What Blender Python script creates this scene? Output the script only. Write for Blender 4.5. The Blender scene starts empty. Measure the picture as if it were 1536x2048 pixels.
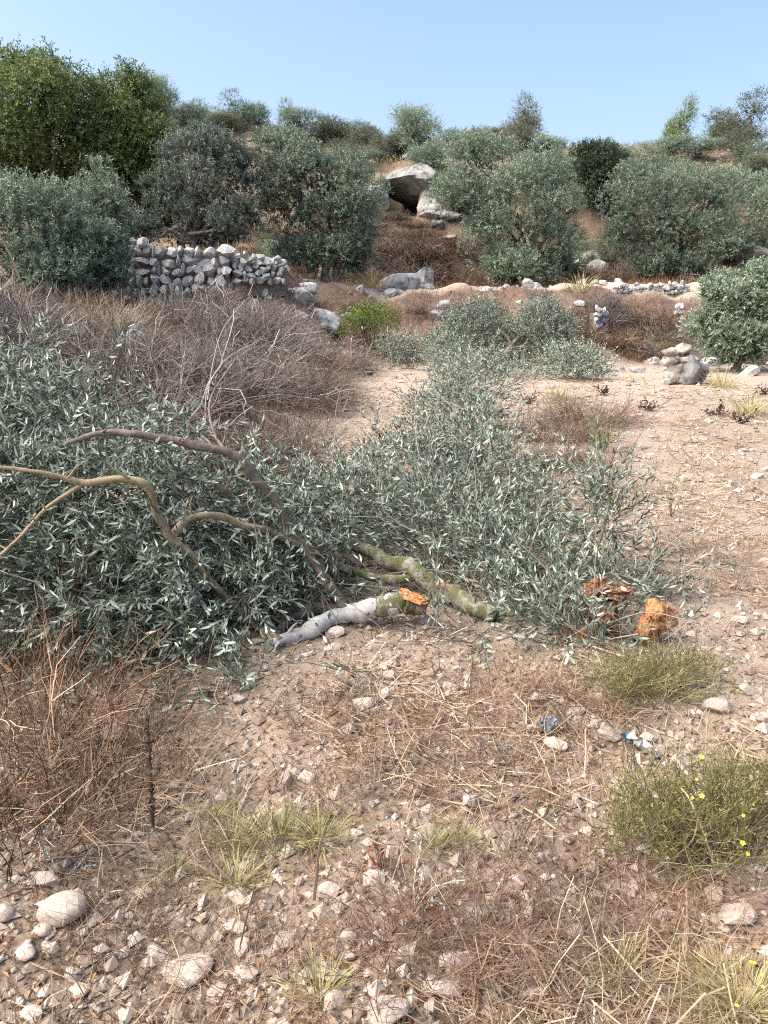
import bpy, bmesh, math
import numpy as np
from mathutils import Vector, Matrix

R = math.radians
SC = bpy.context.scene
COL = SC.collection
rng = np.random.default_rng(7)

# ------------------------------------------------------------------ camera, sky, sun, exposure
CAM_Z, PITCH, FPX = 1.5, R(15.0), 1538.0          # eye height, tilt down, focal length in photo pixels
cam = bpy.data.cameras.new('camera')
cam.sensor_fit = 'VERTICAL'; cam.sensor_height = 24.0
cam.lens = 24.0 * FPX / 2048.0
cam.clip_start = 0.05; cam.clip_end = 3000
camo = bpy.data.objects.new('camera', cam); COL.objects.link(camo)
camo.location = (0, 0, CAM_Z); camo.rotation_euler = (R(90) - PITCH, 0, 0)
SC.camera = camo

SUN_EL, SUN_AZ = R(52), R(-105)                     # azimuth from +Y, negative = left
world = bpy.data.worlds.new('World'); SC.world = world; world.use_nodes = True
wn = world.node_tree.nodes; wl = world.node_tree.links
sky = wn.new('ShaderNodeTexSky'); sky.sky_type = 'NISHITA'; sky.sun_disc = False
sky.sun_elevation = SUN_EL; sky.sun_rotation = SUN_AZ
sky.altitude = 300; sky.air_density = 1.0; sky.dust_density = 5.0; sky.ozone_density = 2.0
wl.new(sky.outputs[0], wn['Background'].inputs[0]); wn['Background'].inputs[1].default_value = 0.120

sun = bpy.data.lights.new('sun', 'SUN'); sun.energy = 2.7; sun.angle = R(60); sun.color = (1, .93, .82)
suno = bpy.data.objects.new('sun', sun); COL.objects.link(suno)
sd = Vector((math.sin(SUN_AZ) * math.cos(SUN_EL), math.cos(SUN_AZ) * math.cos(SUN_EL), math.sin(SUN_EL)))
suno.rotation_euler = sd.to_track_quat('Z', 'Y').to_euler()
vs = SC.view_settings
vs.view_transform = 'Standard'; vs.look = 'None'; vs.exposure = 1.4; vs.gamma = 1.0; vs.use_curve_mapping = False
SC.cycles.max_bounces = 4; SC.cycles.diffuse_bounces = 2; SC.cycles.glossy_bounces = 1; SC.cycles.transmission_bounces = 2; SC.cycles.adaptive_threshold = 0.02; SC.cycles.use_denoising = False; SC.cycles.filter_width = 1.15; SC.cycles.transparent_max_bounces = 4

# ------------------------------------------------------------------ numpy helpers
def ss(a, b, x):
    t = np.clip((x - a) / (b - a), 0, 1); return t * t * (3 - 2 * t)

def hash3(i, j, k, s):
    n = (i * 374761393 + j * 668265263 + k * 2147483647 + s * 974634777) & 0xffffffff
    n = ((n ^ (n >> 13)) * 1274126177) & 0xffffffff
    n = ((n ^ (n >> 16)) * 2246822519) & 0xffffffff
    return ((n ^ (n >> 15)) & 0xffffff) / float(0xffffff) * 2 - 1

def noise(x, y, z=None, s=0):
    x = np.asarray(x, float); y = np.asarray(y, float); z = np.zeros_like(x) if z is None else np.asarray(z, float)
    xi = np.floor(x).astype(np.int64); yi = np.floor(y).astype(np.int64); zi = np.floor(z).astype(np.int64)
    fx, fy, fz = x - xi, y - yi, z - zi
    fx = fx * fx * (3 - 2 * fx); fy = fy * fy * (3 - 2 * fy); fz = fz * fz * (3 - 2 * fz)
    r = 0
    for a in (0, 1):
        for b in (0, 1):
            for c in (0, 1):
                w = (fx if a else 1 - fx) * (fy if b else 1 - fy) * (fz if c else 1 - fz)
                r = r + w * hash3(xi + a, yi + b, zi + c, s)
    return r

def fbm(x, y, z=None, o=4, s=0):
    r = 0; a = 1.0; f = 1.0
    for k in range(o):
        r = r + a * noise(np.asarray(x) * f, np.asarray(y) * f, None if z is None else np.asarray(z) * f, s + k * 17); a *= .5; f *= 2.03
    return r

def nrm(v): return v / np.maximum(np.linalg.norm(v, axis=-1, keepdims=True), 1e-9)
def rdir(n, g): return nrm(g.normal(size=(n, 3)))

# ------------------------------------------------------------------ terrain
def height(x, y):
    x = np.asarray(x, float); y = np.asarray(y, float)
    wob = .9 * noise(x * .22, y * .05, s=3) + .35 * noise(x * .8, y * .3, s=4)
    z = .05 * noise(x * .5, y * .5, s=1) + .035 * noise(x * 1.7, y * 1.7, s=2)
    zl = (.95 + .35 * ss(-4.5, -9, x)) * ss(-.7, -4.2, x + .5 * noise(x * .3, y * .4, s=5)) * ss(4.6, 12, y) + .55 * ss(-1.5, -3.5, x) * ss(16.5, 19.6, y)      # brushy bank on the left
    top = 2.05 + .22 * ss(2, 14, x) + .25 * ss(1, -3, x)
    zr = top * ss(20.6, 25.6, y + wob)                                                    # bank below the path
    zw = np.maximum(2.75 * ss(20.2, 20.75, y) * ss(-3.3, -3.9, x), 2.6 * ss(18.5, 22.5, y + .4 * wob) * ss(-.6, -3.2, x) * ss(-4.2, -3.6, x))
    z = z + np.maximum(np.maximum(zl, zr), zw)
    # the hill
    yy = y + .8 * noise(x * .16, y * .1, s=6) + .35 * noise(x * .6, y * .3, s=8)
    prof = np.interp(yy, [0, 31, 33.5, 35.2, 36.2, 38.5, 45, 60, 75, 120, 250, 600], [0, 0, .9, 1.6, 3.6, 4.7, 6.9, 9.8, 10.4, 6, 0, -4])
    prof = prof * (1 + .10 * ss(4, -22, x))
    z = z + prof
    far = ss(31, 36, y)
    z = z + far * (.5 * fbm(x * .25, y * .25, o=3, s=9)) + far * .12 * fbm(x * 1.1, y * 1.1, o=2, s=11)
    bank = ss(20, 22, y) * (1 - ss(25, 27, y)) + ss(-1.2, -3, x) * ss(5, 9, y) * (1 - ss(19, 20.5, y))
    z = z + np.clip(bank, 0, 1) * (.16 * fbm(x * 1.2, y * 1.2, o=3, s=12) + .07 * np.abs(noise(x * 3.1, y * 2.2, s=14)))
    # rocky shoulder with the niche of the rock shelter
    mx = ss(-3.2, -1.0, x) * (1 - ss(2.9, 5.2, x)); zt = np.interp(y, [30.5, 32.3, 34.4, 35.5, 36.4, 38], [2.1, 3.1, 5.1, 5.3, 6.95, 7.4])
    z = z + mx * np.maximum(0, zt - z) * ss(30.5, 31.5, y)
    m = ss(-.1, .15, x) * (1 - ss(1.45, 1.7, x)) * ss(34.6, 35.0, y) * (1 - ss(41.0, 41.6, y))
    z = z * (1 - m) + np.minimum(z, 5.2) * m
    # clods near the camera
    near = 1 - ss(10, 22, y)
    z = z + near * (.012 * fbm(x * 5, y * 5, o=3, s=13) + .009 * np.abs(noise(x * 17, y * 17, s=15)) + .004 * noise(x * 43, y * 43, s=16))
    return z

def hz(x, y): return float(height(np.array([x]), np.array([y]))[0])

CP, SP = math.cos(PITCH), math.sin(PITCH)
def ray(px, py):
    a, b = (px - 768) / FPX, (1024 - py) / FPX
    return np.array([a, CP + b * SP, -SP + b * CP])
def at(px, py, y):                                  # the point of that sight line at distance y
    d = ray(px, py); return np.array([0, 0, CAM_Z]) + d * (y / d[1])
def onground(px, py, lo=.8, hi=90):
    d = ray(px, py); d = d / d[1]
    t = np.geomspace(lo, hi, 1500); p = d[None, :] * t[:, None]
    below = (CAM_Z + p[:, 2]) < height(p[:, 0], p[:, 1])
    k = np.argmax(below) if below.any() else len(t) - 1
    return np.array([p[k, 0], p[k, 1], hz(p[k, 0], p[k, 1])])

# ------------------------------------------------------------------ mesh building
class MB:
    def __init__(s): s.v = []; s.r = []; s.f3 = []; s.f4 = []; s.n = 0
    def add(s, v, f3=None, f4=None, r=0.0):
        v = np.asarray(v, float).reshape(-1, 3)
        s.v.append(v); s.r.append(np.broadcast_to(np.asarray(r, float), (len(v),)).copy() if np.ndim(r) == 0 else np.asarray(r, float))
        if f3 is not None and len(f3): s.f3.append(np.asarray(f3, np.int64) + s.n)
        if f4 is not None and len(f4): s.f4.append(np.asarray(f4, np.int64) + s.n)
        s.n += len(v)
    def mesh(s, name, mat, smooth=False):
        v = np.concatenate(s.v); r = np.concatenate(s.r)
        f3 = np.concatenate(s.f3) if s.f3 else np.zeros((0, 3), np.int64)
        f4 = np.concatenate(s.f4) if s.f4 else np.zeros((0, 4), np.int64)
        me = bpy.data.meshes.new(name)
        me.vertices.add(len(v)); me.vertices.foreach_set('co', v.astype(np.float32).ravel())
        idx = np.concatenate([f3.ravel(), f4.ravel()]).astype(np.int32)
        me.loops.add(len(idx)); me.loops.foreach_set('vertex_index', idx)
        np_ = len(f3) + len(f4); me.polygons.add(np_)
        st = np.concatenate([np.arange(len(f3)) * 3, len(f3) * 3 + np.arange(len(f4)) * 4]).astype(np.int32)
        me.polygons.foreach_set('loop_start', st)
        me.polygons.foreach_set('use_smooth', np.full(np_, smooth, bool))
        a = me.attributes.new('rnd', 'FLOAT', 'POINT'); a.data.foreach_set('value', r.astype(np.float32))
        me.materials.append(mat); me.update(calc_edges=True); me.validate()
        return me

def obj(name, me, parent=None, loc=None):
    o = bpy.data.objects.new(name, me); COL.objects.link(o)
    if parent is not None: o.parent = parent
    if loc is not None: o.location = loc
    return o
def tag(o, label=None, cat=None, group=None, kind=None):
    if label: o['label'] = label
    if cat: o['category'] = cat
    if group: o['group'] = group
    if kind: o['kind'] = kind
    return o
def thing(name, label, cat, loc, rz=0, group=None, sc=1.0):
    o = bpy.data.objects.new(name, None); COL.objects.link(o); o.empty_display_size = .1
    o.location = loc; o.rotation_euler = (0, 0, rz); o.scale = (sc, sc, sc) if np.ndim(sc) == 0 else sc
    return tag(o, label, cat, group)

def tubes(mb, P, Rd, S=3, r=None, cap=False):
    """P [N,K,3] centre lines, Rd [N,K] radii."""
    P = np.asarray(P, float); Rd = np.asarray(Rd, float)
    if P.ndim == 2: P = P[None]; Rd = Rd[None]
    N, K, _ = P.shape
    T = np.empty_like(P); T[:, 1:-1] = P[:, 2:] - P[:, :-2]; T[:, 0] = P[:, 1] - P[:, 0]; T[:, -1] = P[:, -1] - P[:, -2]
    T = nrm(T)
    ref = np.where(np.abs(nrm(P[:, -1] - P[:, 0])[:, 2:3]) > .8, np.array([[1., 0, 0]]), np.array([[0, 0, 1.]]))[:, None, :]
    U = nrm(np.cross(T, ref)); V = np.cross(T, U)
    a = np.arange(S) / S * 2 * np.pi
    ring = P[:, :, None, :] + Rd[:, :, None, None] * (np.cos(a)[None, None, :, None] * U[:, :, None, :] + np.sin(a)[None, None, :, None] * V[:, :, None, :])
    n = np.arange(N)[:, None, None] * K * S; k = np.arange(K - 1)[None, :, None] * S; s0 = np.arange(S)[None, None, :]; s1 = (s0 + 1) % S
    f4 = np.stack([n + k + s0, n + k + s1, n + k + S + s1, n + k + S + s0], -1).reshape(-1, 4)
    rr = np.zeros(N) if r is None else np.broadcast_to(np.asarray(r, float), (N,))
    f3 = None
    if cap:
        f3 = []
        for i in range(N):
            b = i * K * S; e = b + (K - 1) * S
            f3 += [(b, b + q + 1, b + q) for q in range(1, S - 1)] + [(e, e + q, e + q + 1) for q in range(1, S - 1)]
    mb.add(ring.reshape(-1, 3), f3, f4, np.repeat(rr, K * S))

def leaves(mb, B, D, Nn, L, W, r, far=False, bend=.15):
    """lanceolate leaves: base, direction, face normal, length, width"""
    D = nrm(D); S = nrm(np.cross(D, Nn)); Nn = np.cross(S, D)
    L = L[:, None]; W = W[:, None]; n = len(B)
    if far:
        v = np.stack([B, B + D * L * .5 + S * W * .5, B + D * L - Nn * L * bend, B + D * L * .5 - S * W * .5], 1)
        mb.add(v.reshape(-1, 3), None, np.arange(n * 4).reshape(n, 4), np.repeat(r, 4))
    else:
        c = Nn * L * bend
        v = np.stack([B, B + D * L * .33 + S * W * .46 + c * .35, B + D * L * .33 - S * W * .46 + c * .35,
                      B + D * L * .7 + S * W * .36 + c * .2, B + D * L * .7 - S * W * .36 + c * .2, B + D * L - c * .5], 1)
        o = np.arange(n)[:, None] * 6
        mb.add(v.reshape(-1, 3), np.concatenate([o + [[0, 1, 2]], o + [[3, 5, 4]]]), o + [[1, 3, 4, 2]], np.repeat(r, 6))

def ribbons(mb, P, W, r, g):
    """flat bent strips: P [N,K,3], half width W [N,K]"""
    N, K, _ = P.shape; T = nrm(P[:, -1] - P[:, 0]); S = nrm(np.cross(T, nrm(g.normal(size=(N, 3)) * .6 + np.array([0, 0, 1.]))))[:, None, :] * W[..., None]
    v = np.stack([P - S, P + S], 2); n = np.arange(N)[:, None] * K * 2; k = np.arange(K - 1)[None] * 2
    f = np.stack([n + k, n + k + 1, n + k + 3, n + k + 2], -1).reshape(-1, 4); mb.add(v.reshape(-1, 3), None, f, np.repeat(r, K * 2))

def wander(base, d, L, K, g, curl=.3, grav=0.0):
    """N curved centre lines of K points"""
    N = len(base); P = np.empty((N, K, 3)); P[:, 0] = base; d = nrm(d.copy()); st = (np.broadcast_to(L, (N,)) / (K - 1))[:, None]
    for k in range(1, K):
        d = nrm(d + g.normal(size=(N, 3)) * curl + np.array([0, 0, -grav])); P[:, k] = P[:, k - 1] + d * st
    return P

def smooth_path(pts, m=6):
    """Catmull-Rom through rows of (x,y,z,radius)"""
    p = np.asarray(pts, float); p = np.vstack([2 * p[0] - p[1], p, 2 * p[-1] - p[-2]]); out = []
    for i in range(1, len(p) - 2):
        for t in np.arange(m) / m:
            out.append(.5 * (2 * p[i] + (p[i + 1] - p[i - 1]) * t + (2 * p[i - 1] - 5 * p[i] + 4 * p[i + 1] - p[i + 2]) * t ** 2 + (3 * p[i] - p[i - 1] - 3 * p[i + 1] + p[i + 2]) * t ** 3))
    out.append(p[-2]); return np.array(out)

_ico = {}
def ico(s):
    if s not in _ico:
        bm = bmesh.new(); bmesh.ops.create_icosphere(bm, subdivisions=s, radius=1)
        _ico[s] = (np.array([v.co[:] for v in bm.verts]), np.array([[v.index for v in f.verts] for f in bm.faces])); bm.free()
    return _ico[s]
def rock_verts(seed, sub=3, cuts=9, rough=.1, shape=(1, .8, .6), lo=.62):
    g = np.random.default_rng(seed); v, f = ico(sub); v = v.copy()
    for _ in range(cuts):
        n = rdir(1, g)[0]; d = g.uniform(lo, .95); t = v @ n; v = v - np.where(t > d, (t - d), 0)[:, None] * n
    o = g.uniform(0, 90, 3)
    v = v * (1 + rough * fbm(v[:, 0] * 2 + o[0], v[:, 1] * 2 + o[1], v[:, 2] * 2 + o[2], o=3, s=seed))[:, None]
    return v * np.array(shape), f

# ------------------------------------------------------------------ materials
def mat(name):
    m = bpy.data.materials.new(name); m.use_nodes = True
    nt = m.node_tree; return m, nt, nt.nodes['Principled BSDF'], nt.nodes, nt.links
def ramp(nt, src, stops, interp='LINEAR'):
    n = nt.nodes.new('ShaderNodeValToRGB'); n.color_ramp.interpolation = interp
    e = n.color_ramp.elements
    while len(e) < len(stops): e.new(.5)
    for q, (p, c) in zip(e, stops): q.position = p; q.color = (*c, 1)
    if src is not None: nt.links.new(src, n.inputs[0])
    return n.outputs[0]
def tex(nt, scale, detail=4, rough=.6, kind='ShaderNodeTexNoise', obj_space=True, dist=0):
    tc = nt.nodes.new('ShaderNodeTexCoord'); n = nt.nodes.new(kind)
    n.inputs['Scale'].default_value = scale
    if kind == 'ShaderNodeTexNoise': n.inputs['Detail'].default_value = detail; n.inputs['Roughness'].default_value = rough; n.inputs['Distortion'].default_value = dist
    nt.links.new(tc.outputs['Object'], n.inputs['Vector']); return n.outputs[0]
def mixc(nt, f, a, b, mode='MIX'):
    n = nt.nodes.new('ShaderNodeMix'); n.data_type = 'RGBA'; n.blend_type = mode
    for s, v in ((n.inputs[0], f), (n.inputs[6], a), (n.inputs[7], b)):
        if isinstance(v, (int, float)): s.default_value = v
        elif isinstance(v, tuple): s.default_value = (*v, 1)
        else: nt.links.new(v, s)
    return n.outputs[2]
def attr(nt, name='rnd'):
    n = nt.nodes.new('ShaderNodeAttribute'); n.attribute_name = name; return n.outputs['Fac']
def bump(nt, h, p, strength=.5, dist=.02):
    b = nt.nodes.new('ShaderNodeBump'); b.inputs['Strength'].default_value = strength; b.inputs['Distance'].default_value = dist
    nt.links.new(h, b.inputs['Height']); nt.links.new(b.outputs[0], p.inputs['Normal'])

def vary(nt, c, lo, hi):
    oi = nt.nodes.new('ShaderNodeObjectInfo'); mr = nt.nodes.new('ShaderNodeMapRange'); mr.inputs[3].default_value = lo; mr.inputs[4].default_value = hi; hv = nt.nodes.new('ShaderNodeHueSaturation')
    nt.links.new(oi.outputs['Random'], mr.inputs[0]); nt.links.new(mr.outputs[0], hv.inputs['Value']); nt.links.new(c, hv.inputs['Color']); return hv.outputs[0]
def leaf_mat(name, top, under, rough=.45, transl=.18):
    m, nt, p, N, L = mat(name)
    a = attr(nt)
    geo = N.new('ShaderNodeNewGeometry')
    c = mixc(nt, geo.outputs['Backfacing'], ramp(nt, a, top), ramp(nt, a, under))
    c = vary(nt, c, .85, 1.15); L.new(c, p.inputs['Base Color']); p.inputs['Roughness'].default_value = rough
    if transl:
        t = N.new('ShaderNodeBsdfTranslucent'); L.new(c, t.inputs[0]); mx = N.new('ShaderNodeMixShader'); mx.inputs[0].default_value = transl
        L.new(p.outputs[0], mx.inputs[1]); L.new(t.outputs[0], mx.inputs[2]); L.new(mx.outputs[0], N['Material Output'].inputs[0])
    return m
def stem_mat(name, stops, rough=.8):
    m, nt, p, N, L = mat(name); L.new(vary(nt, ramp(nt, attr(nt), stops), .62, 1.3), p.inputs['Base Color']); p.inputs['Roughness'].default_value = rough; return m

M = {}
M['olive_near'] = leaf_mat('olive_leaf_near', [(0, (.040, .060, .034)), (.55, (.078, .108, .066)), (.94, (.17, .20, .12)), (1, (.26, .20, .10))],
                           [(0, (.29, .345, .275)), (.6, (.42, .48, .39)), (.94, (.58, .615, .50)), (1, (.50, .43, .27))], rough=.42)
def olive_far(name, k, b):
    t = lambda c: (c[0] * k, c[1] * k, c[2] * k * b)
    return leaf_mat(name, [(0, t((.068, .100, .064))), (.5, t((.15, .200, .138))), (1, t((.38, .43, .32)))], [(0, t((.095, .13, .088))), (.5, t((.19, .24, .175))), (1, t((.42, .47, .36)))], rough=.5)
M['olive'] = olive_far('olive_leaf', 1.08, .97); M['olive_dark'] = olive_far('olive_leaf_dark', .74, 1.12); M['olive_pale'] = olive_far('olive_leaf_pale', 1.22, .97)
M['pepper'] = leaf_mat('green_leaf', [(0, (.065, .105, .032)), (.5, (.155, .215, .066)), (1, (.36, .41, .15))],
                       [(0, (.09, .14, .04)), (.6, (.19, .25, .08)), (1, (.34, .38, .14))], rough=.5, transl=.3)
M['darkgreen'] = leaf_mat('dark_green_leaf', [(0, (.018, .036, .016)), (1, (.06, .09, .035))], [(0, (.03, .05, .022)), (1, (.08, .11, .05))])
M['shrub'] = leaf_mat('shrub_leaf', [(0, (.07, .085, .048)), (.6, (.14, .155, .09)), (1, (.27, .27, .17))], [(0, (.08, .095, .055)), (1, (.25, .255, .165))], rough=.6)
M['limeleaf'] = leaf_mat('lime_leaf', [(0, (.08, .12, .02)), (.6, (.17, .23, .035)), (1, (.30, .33, .06))], [(0, (.10, .14, .03)), (1, (.26, .30, .07))], transl=.3)
M['wispy'] = leaf_mat('wispy_leaf', [(0, (.08, .085, .028)), (.5, (.18, .175, .055)), (1, (.40, .33, .11))], [(0, (.07, .085, .03)), (1, (.2, .2, .08))], transl=.25)
M['salt'] = leaf_mat('saltbush_leaf', [(0, (.22, .32, .28)), (1, (.42, .52, .46))], [(0, (.25, .34, .30)), (1, (.42, .5, .45))], rough=.7)
M['grass'] = leaf_mat('grass_blade', [(0, (.12, .17, .05)), (.5, (.30, .28, .11)), (1, (.52, .42, .21))], [(0, (.14, .19, .06)), (.5, (.32, .30, .12)), (1, (.52, .43, .23))], rough=.6, transl=.2)
M['redleaf'] = leaf_mat('red_leaf', [(0, (.16, .035, .02)), (1, (.34, .12, .06))], [(0, (.2, .06, .04)), (1, (.36, .16, .1))])
M['deadleaf'] = leaf_mat('dead_leaf', [(0, (.022, .013, .010)), (1, (.09, .05, .035))], [(0, (.03, .018, .014)), (1, (.11, .065, .045))], rough=.7)
M['straw'] = stem_mat('straw', [(0, (.10, .065, .045)), (.35, (.25, .17, .11)), (.7, (.42, .31, .20)), (1, (.58, .47, .33))])
M['redstem'] = stem_mat('red_brown_stem', [(0, (.09, .052, .037)), (.5, (.19, .118, .08)), (.85, (.33, .225, .15)), (1, (.5, .385, .27))])
M['rust'] = stem_mat('rust_stem', [(0, (.07, .037, .023)), (.45, (.17, .092, .052)), (.75, (.32, .195, .115)), (1, (.56, .44, .30))])
M['buff'] = stem_mat('buff_stem', [(0, (.13, .095, .065)), (.5, (.29, .22, .155)), (.85, (.42, .34, .25)), (1, (.52, .44, .33))])
M['greystem'] = stem_mat('grey_stem', [(0, (.085, .070, .057)), (.55, (.20, .168, .14)), (.85, (.34, .295, .255)), (1, (.5, .45, .40))])
M['brownstem'] = stem_mat('brown_stem', [(0, (.07, .042, .03)), (.5, (.16, .10, .07)), (1, (.30, .21, .15))])
M['hillgrass'] = leaf_mat('hill_grass', [(0, (.17, .11, .06)), (.5, (.34, .24, .13)), (1, (.52, .41, .23))], [(0, (.17, .11, .06)), (1, (.5, .38, .22))], rough=.8, transl=.1)
M['bankgrass'] = leaf_mat('bank_grass', [(0, (.07, .04, .025)), (.6, (.17, .095, .055)), (1, (.38, .23, .11))], [(0, (.08, .045, .03)), (1, (.32, .20, .10))], rough=.8, transl=.1)
M['yellow'] = stem_mat('flower_petal', [(0, (.62, .46, .03)), (1, (.72, .60, .06))], .6)

def bark(name, c0, c1, c2, scale=14, bs=.6, moss=None, knots=True):
    m, nt, p, N, L = mat(name)
    n1 = tex(nt, scale, 5, .65, dist=.4); c = ramp(nt, n1, [(.28, c0), (.5, c1), (.72, c2)])
    if moss:
        n2 = tex(nt, scale * .9, 6, .7); k = ramp(nt, n2, [(.36, (0, 0, 0)), (.54, (1, 1, 1))]); c = mixc(nt, k, c, moss)
    n3 = tex(nt, scale * 3.2, 3, .6); k = ramp(nt, n3, [(.62, (0, 0, 0)), (.70, (1, 1, 1))]); c = mixc(nt, k, c, tuple(x * .35 for x in c0))
    L.new(c, p.inputs['Base Color']); p.inputs['Roughness'].default_value = .85
    bump(nt, tex(nt, scale * 4, 5, .7), p, bs, .006); return m
M['bark'] = bark('olive_bark', (.06, .05, .042), (.13, .11, .09), (.24, .21, .18), 6)
M['bark_white'] = bark('pale_bark', (.33, .31, .28), (.48, .46, .425), (.60, .58, .54), 12, .5)
M['bark_moss'] = bark('mossy_bark', (.17, .16, .13), (.28, .27, .23), (.42, .41, .37), 18, .8, moss=(.105, .105, .034))
M['bark_ochre'] = bark('ochre_bark', (.17, .125, .075), (.27, .205, .125), (.36, .29, .19), 22)
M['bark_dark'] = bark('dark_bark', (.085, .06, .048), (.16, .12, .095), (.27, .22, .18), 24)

def wood(name, a, b, c, sc=(120, 120, 18)):
    m, nt, p, N, L = mat(name)
    tc = N.new('ShaderNodeTexCoord'); mp = N.new('ShaderNodeMapping'); mp.inputs['Scale'].default_value = sc; L.new(tc.outputs['Object'], mp.inputs[0])
    n = N.new('ShaderNodeTexNoise'); n.inputs['Scale'].default_value = 1; n.inputs['Detail'].default_value = 6; n.inputs['Roughness'].default_value = .65; L.new(mp.outputs[0], n.inputs[0])
    col = ramp(nt, n.outputs[0], [(.3, a), (.5, b), (.68, c)]); col = mixc(nt, ramp(nt, tex(nt, 38, 6, .7), [(.36, (1, 1, 1)), (.46, (0, 0, 0))]), col, tuple(q * .45 for q in a)); L.new(col, p.inputs['Base Color']); p.inputs['Roughness'].default_value = .8
    bump(nt, n.outputs[0], p, .8, .01); return m
M['cut'] = wood('fresh_cut_wood', (.50, .13, .045), (.72, .25, .085), (.80, .43, .20), (25, 120, 120))
M['stump'] = wood('splintered_wood', (.17, .07, .032), (.44, .195, .075), (.60, .33, .145))
M['stump_red'] = wood('red_splintered_wood', (.07, .03, .02), (.26, .10, .045), (.54, .27, .12))

def stone_mat(name, a, b, c, lichen=None, scale=3, bs=.7):
    m, nt, p, N, L = mat(name)
    tc = N.new('ShaderNodeTexCoord'); oi = N.new('ShaderNodeObjectInfo'); ad = N.new('ShaderNodeVectorMath')
    sm = N.new('ShaderNodeMath'); sm.operation = 'MULTIPLY'; sm.inputs[1].default_value = 50; L.new(oi.outputs['Random'], sm.inputs[0])
    L.new(tc.outputs['Object'], ad.inputs[0]); L.new(sm.outputs[0], ad.inputs[1])
    def nz(s, d=5, r=.6):
        n = N.new('ShaderNodeTexNoise'); n.inputs['Scale'].default_value = s; n.inputs['Detail'].default_value = d; n.inputs['Roughness'].default_value = r; L.new(ad.outputs[0], n.inputs[0]); return n.outputs[0]
    col = ramp(nt, nz(scale), [(.3, a), (.52, b), (.72, c)])
    if lichen:
        col = mixc(nt, ramp(nt, nz(scale * 1.7, 6, .7), [(.50, (0, 0, 0)), (.62, (1, 1, 1))]), col, lichen)
    hv = N.new('ShaderNodeHueSaturation'); mr = N.new('ShaderNodeMapRange'); mr.inputs[3].default_value = .78; mr.inputs[4].default_value = 1.15
    L.new(oi.outputs['Random'], mr.inputs[0]); L.new(mr.outputs[0], hv.inputs['Value']); L.new(col, hv.inputs['Color'])
    L.new(hv.outputs[0], p.inputs['Base Color']); p.inputs['Roughness'].default_value = .9
    bump(nt, nz(scale * 5, 6, .7), p, bs, .02); return m
M['field_stone'] = stone_mat('field_stone', (.36, .275, .22), (.48, .39, .325), (.62, .535, .465), scale=6, bs=.35)
M['limestone'] = stone_mat('grey_limestone', (.30, .29, .275), (.48, .465, .445), (.62, .61, .59), lichen=(.13, .128, .122), scale=3.5)
M['outcrop'] = stone_mat('outcrop_rock', (.16, .15, .14), (.31, .30, .285), (.45, .435, .415), lichen=(.10, .098, .092), scale=1.3, bs=1)
M['cairn_stone'] = stone_mat('cairn_stone', (.24, .195, .155), (.36, .31, .265), (.50, .45, .40), lichen=(.13, .12, .11), scale=5)
M['gravel'] = stem_mat('gravel', [(0, (.27, .195, .15)), (.45, (.43, .34, .275)), (1, (.64, .56, .49))], .95)

# ground material
m, nt, p, N, L = mat('dry_soil')
n1 = tex(nt, .55, 5, .6); n2 = tex(nt, 9, 6, .68); n3 = tex(nt, 60, 4, .65)
soil = ramp(nt, n2, [(.28, (.185, .132, .09)), (.5, (.31, .238, .172)), (.72, (.43, .348, .27))])
soil = mixc(nt, ramp(nt, n1, [(.35, (0, 0, 0)), (.65, (1, 1, 1))]), soil, mixc(nt, .5, soil, (.35, .25, .185)))
soil = mixc(nt, .35, soil, ramp(nt, n3, [(.3, (.10, .07, .05)), (.7, (.48, .38, .30))]))
bankc = ramp(nt, n2, [(.3, (.085, .052, .036)), (.6, (.17, .112, .08)), (.8, (.28, .21, .16))])
hillc = ramp(nt, n2, [(.3, (.11, .075, .05)), (.55, (.20, .142, .092)), (.8, (.32, .25, .175))])
c = mixc(nt, attr(nt, 'bank'), soil, bankc); c = mixc(nt, attr(nt, 'hill'), c, hillc)
c = mixc(nt, attr(nt, 'path'), c, mixc(nt, n2, (.36, .275, .21), (.50, .405, .325)))
L.new(c, p.inputs['Base Color']); p.inputs['Roughness'].default_value = .95
bump(nt, tex(nt, 45, 7, .72), p, .9, .015)
M['soil'] = m

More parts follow.
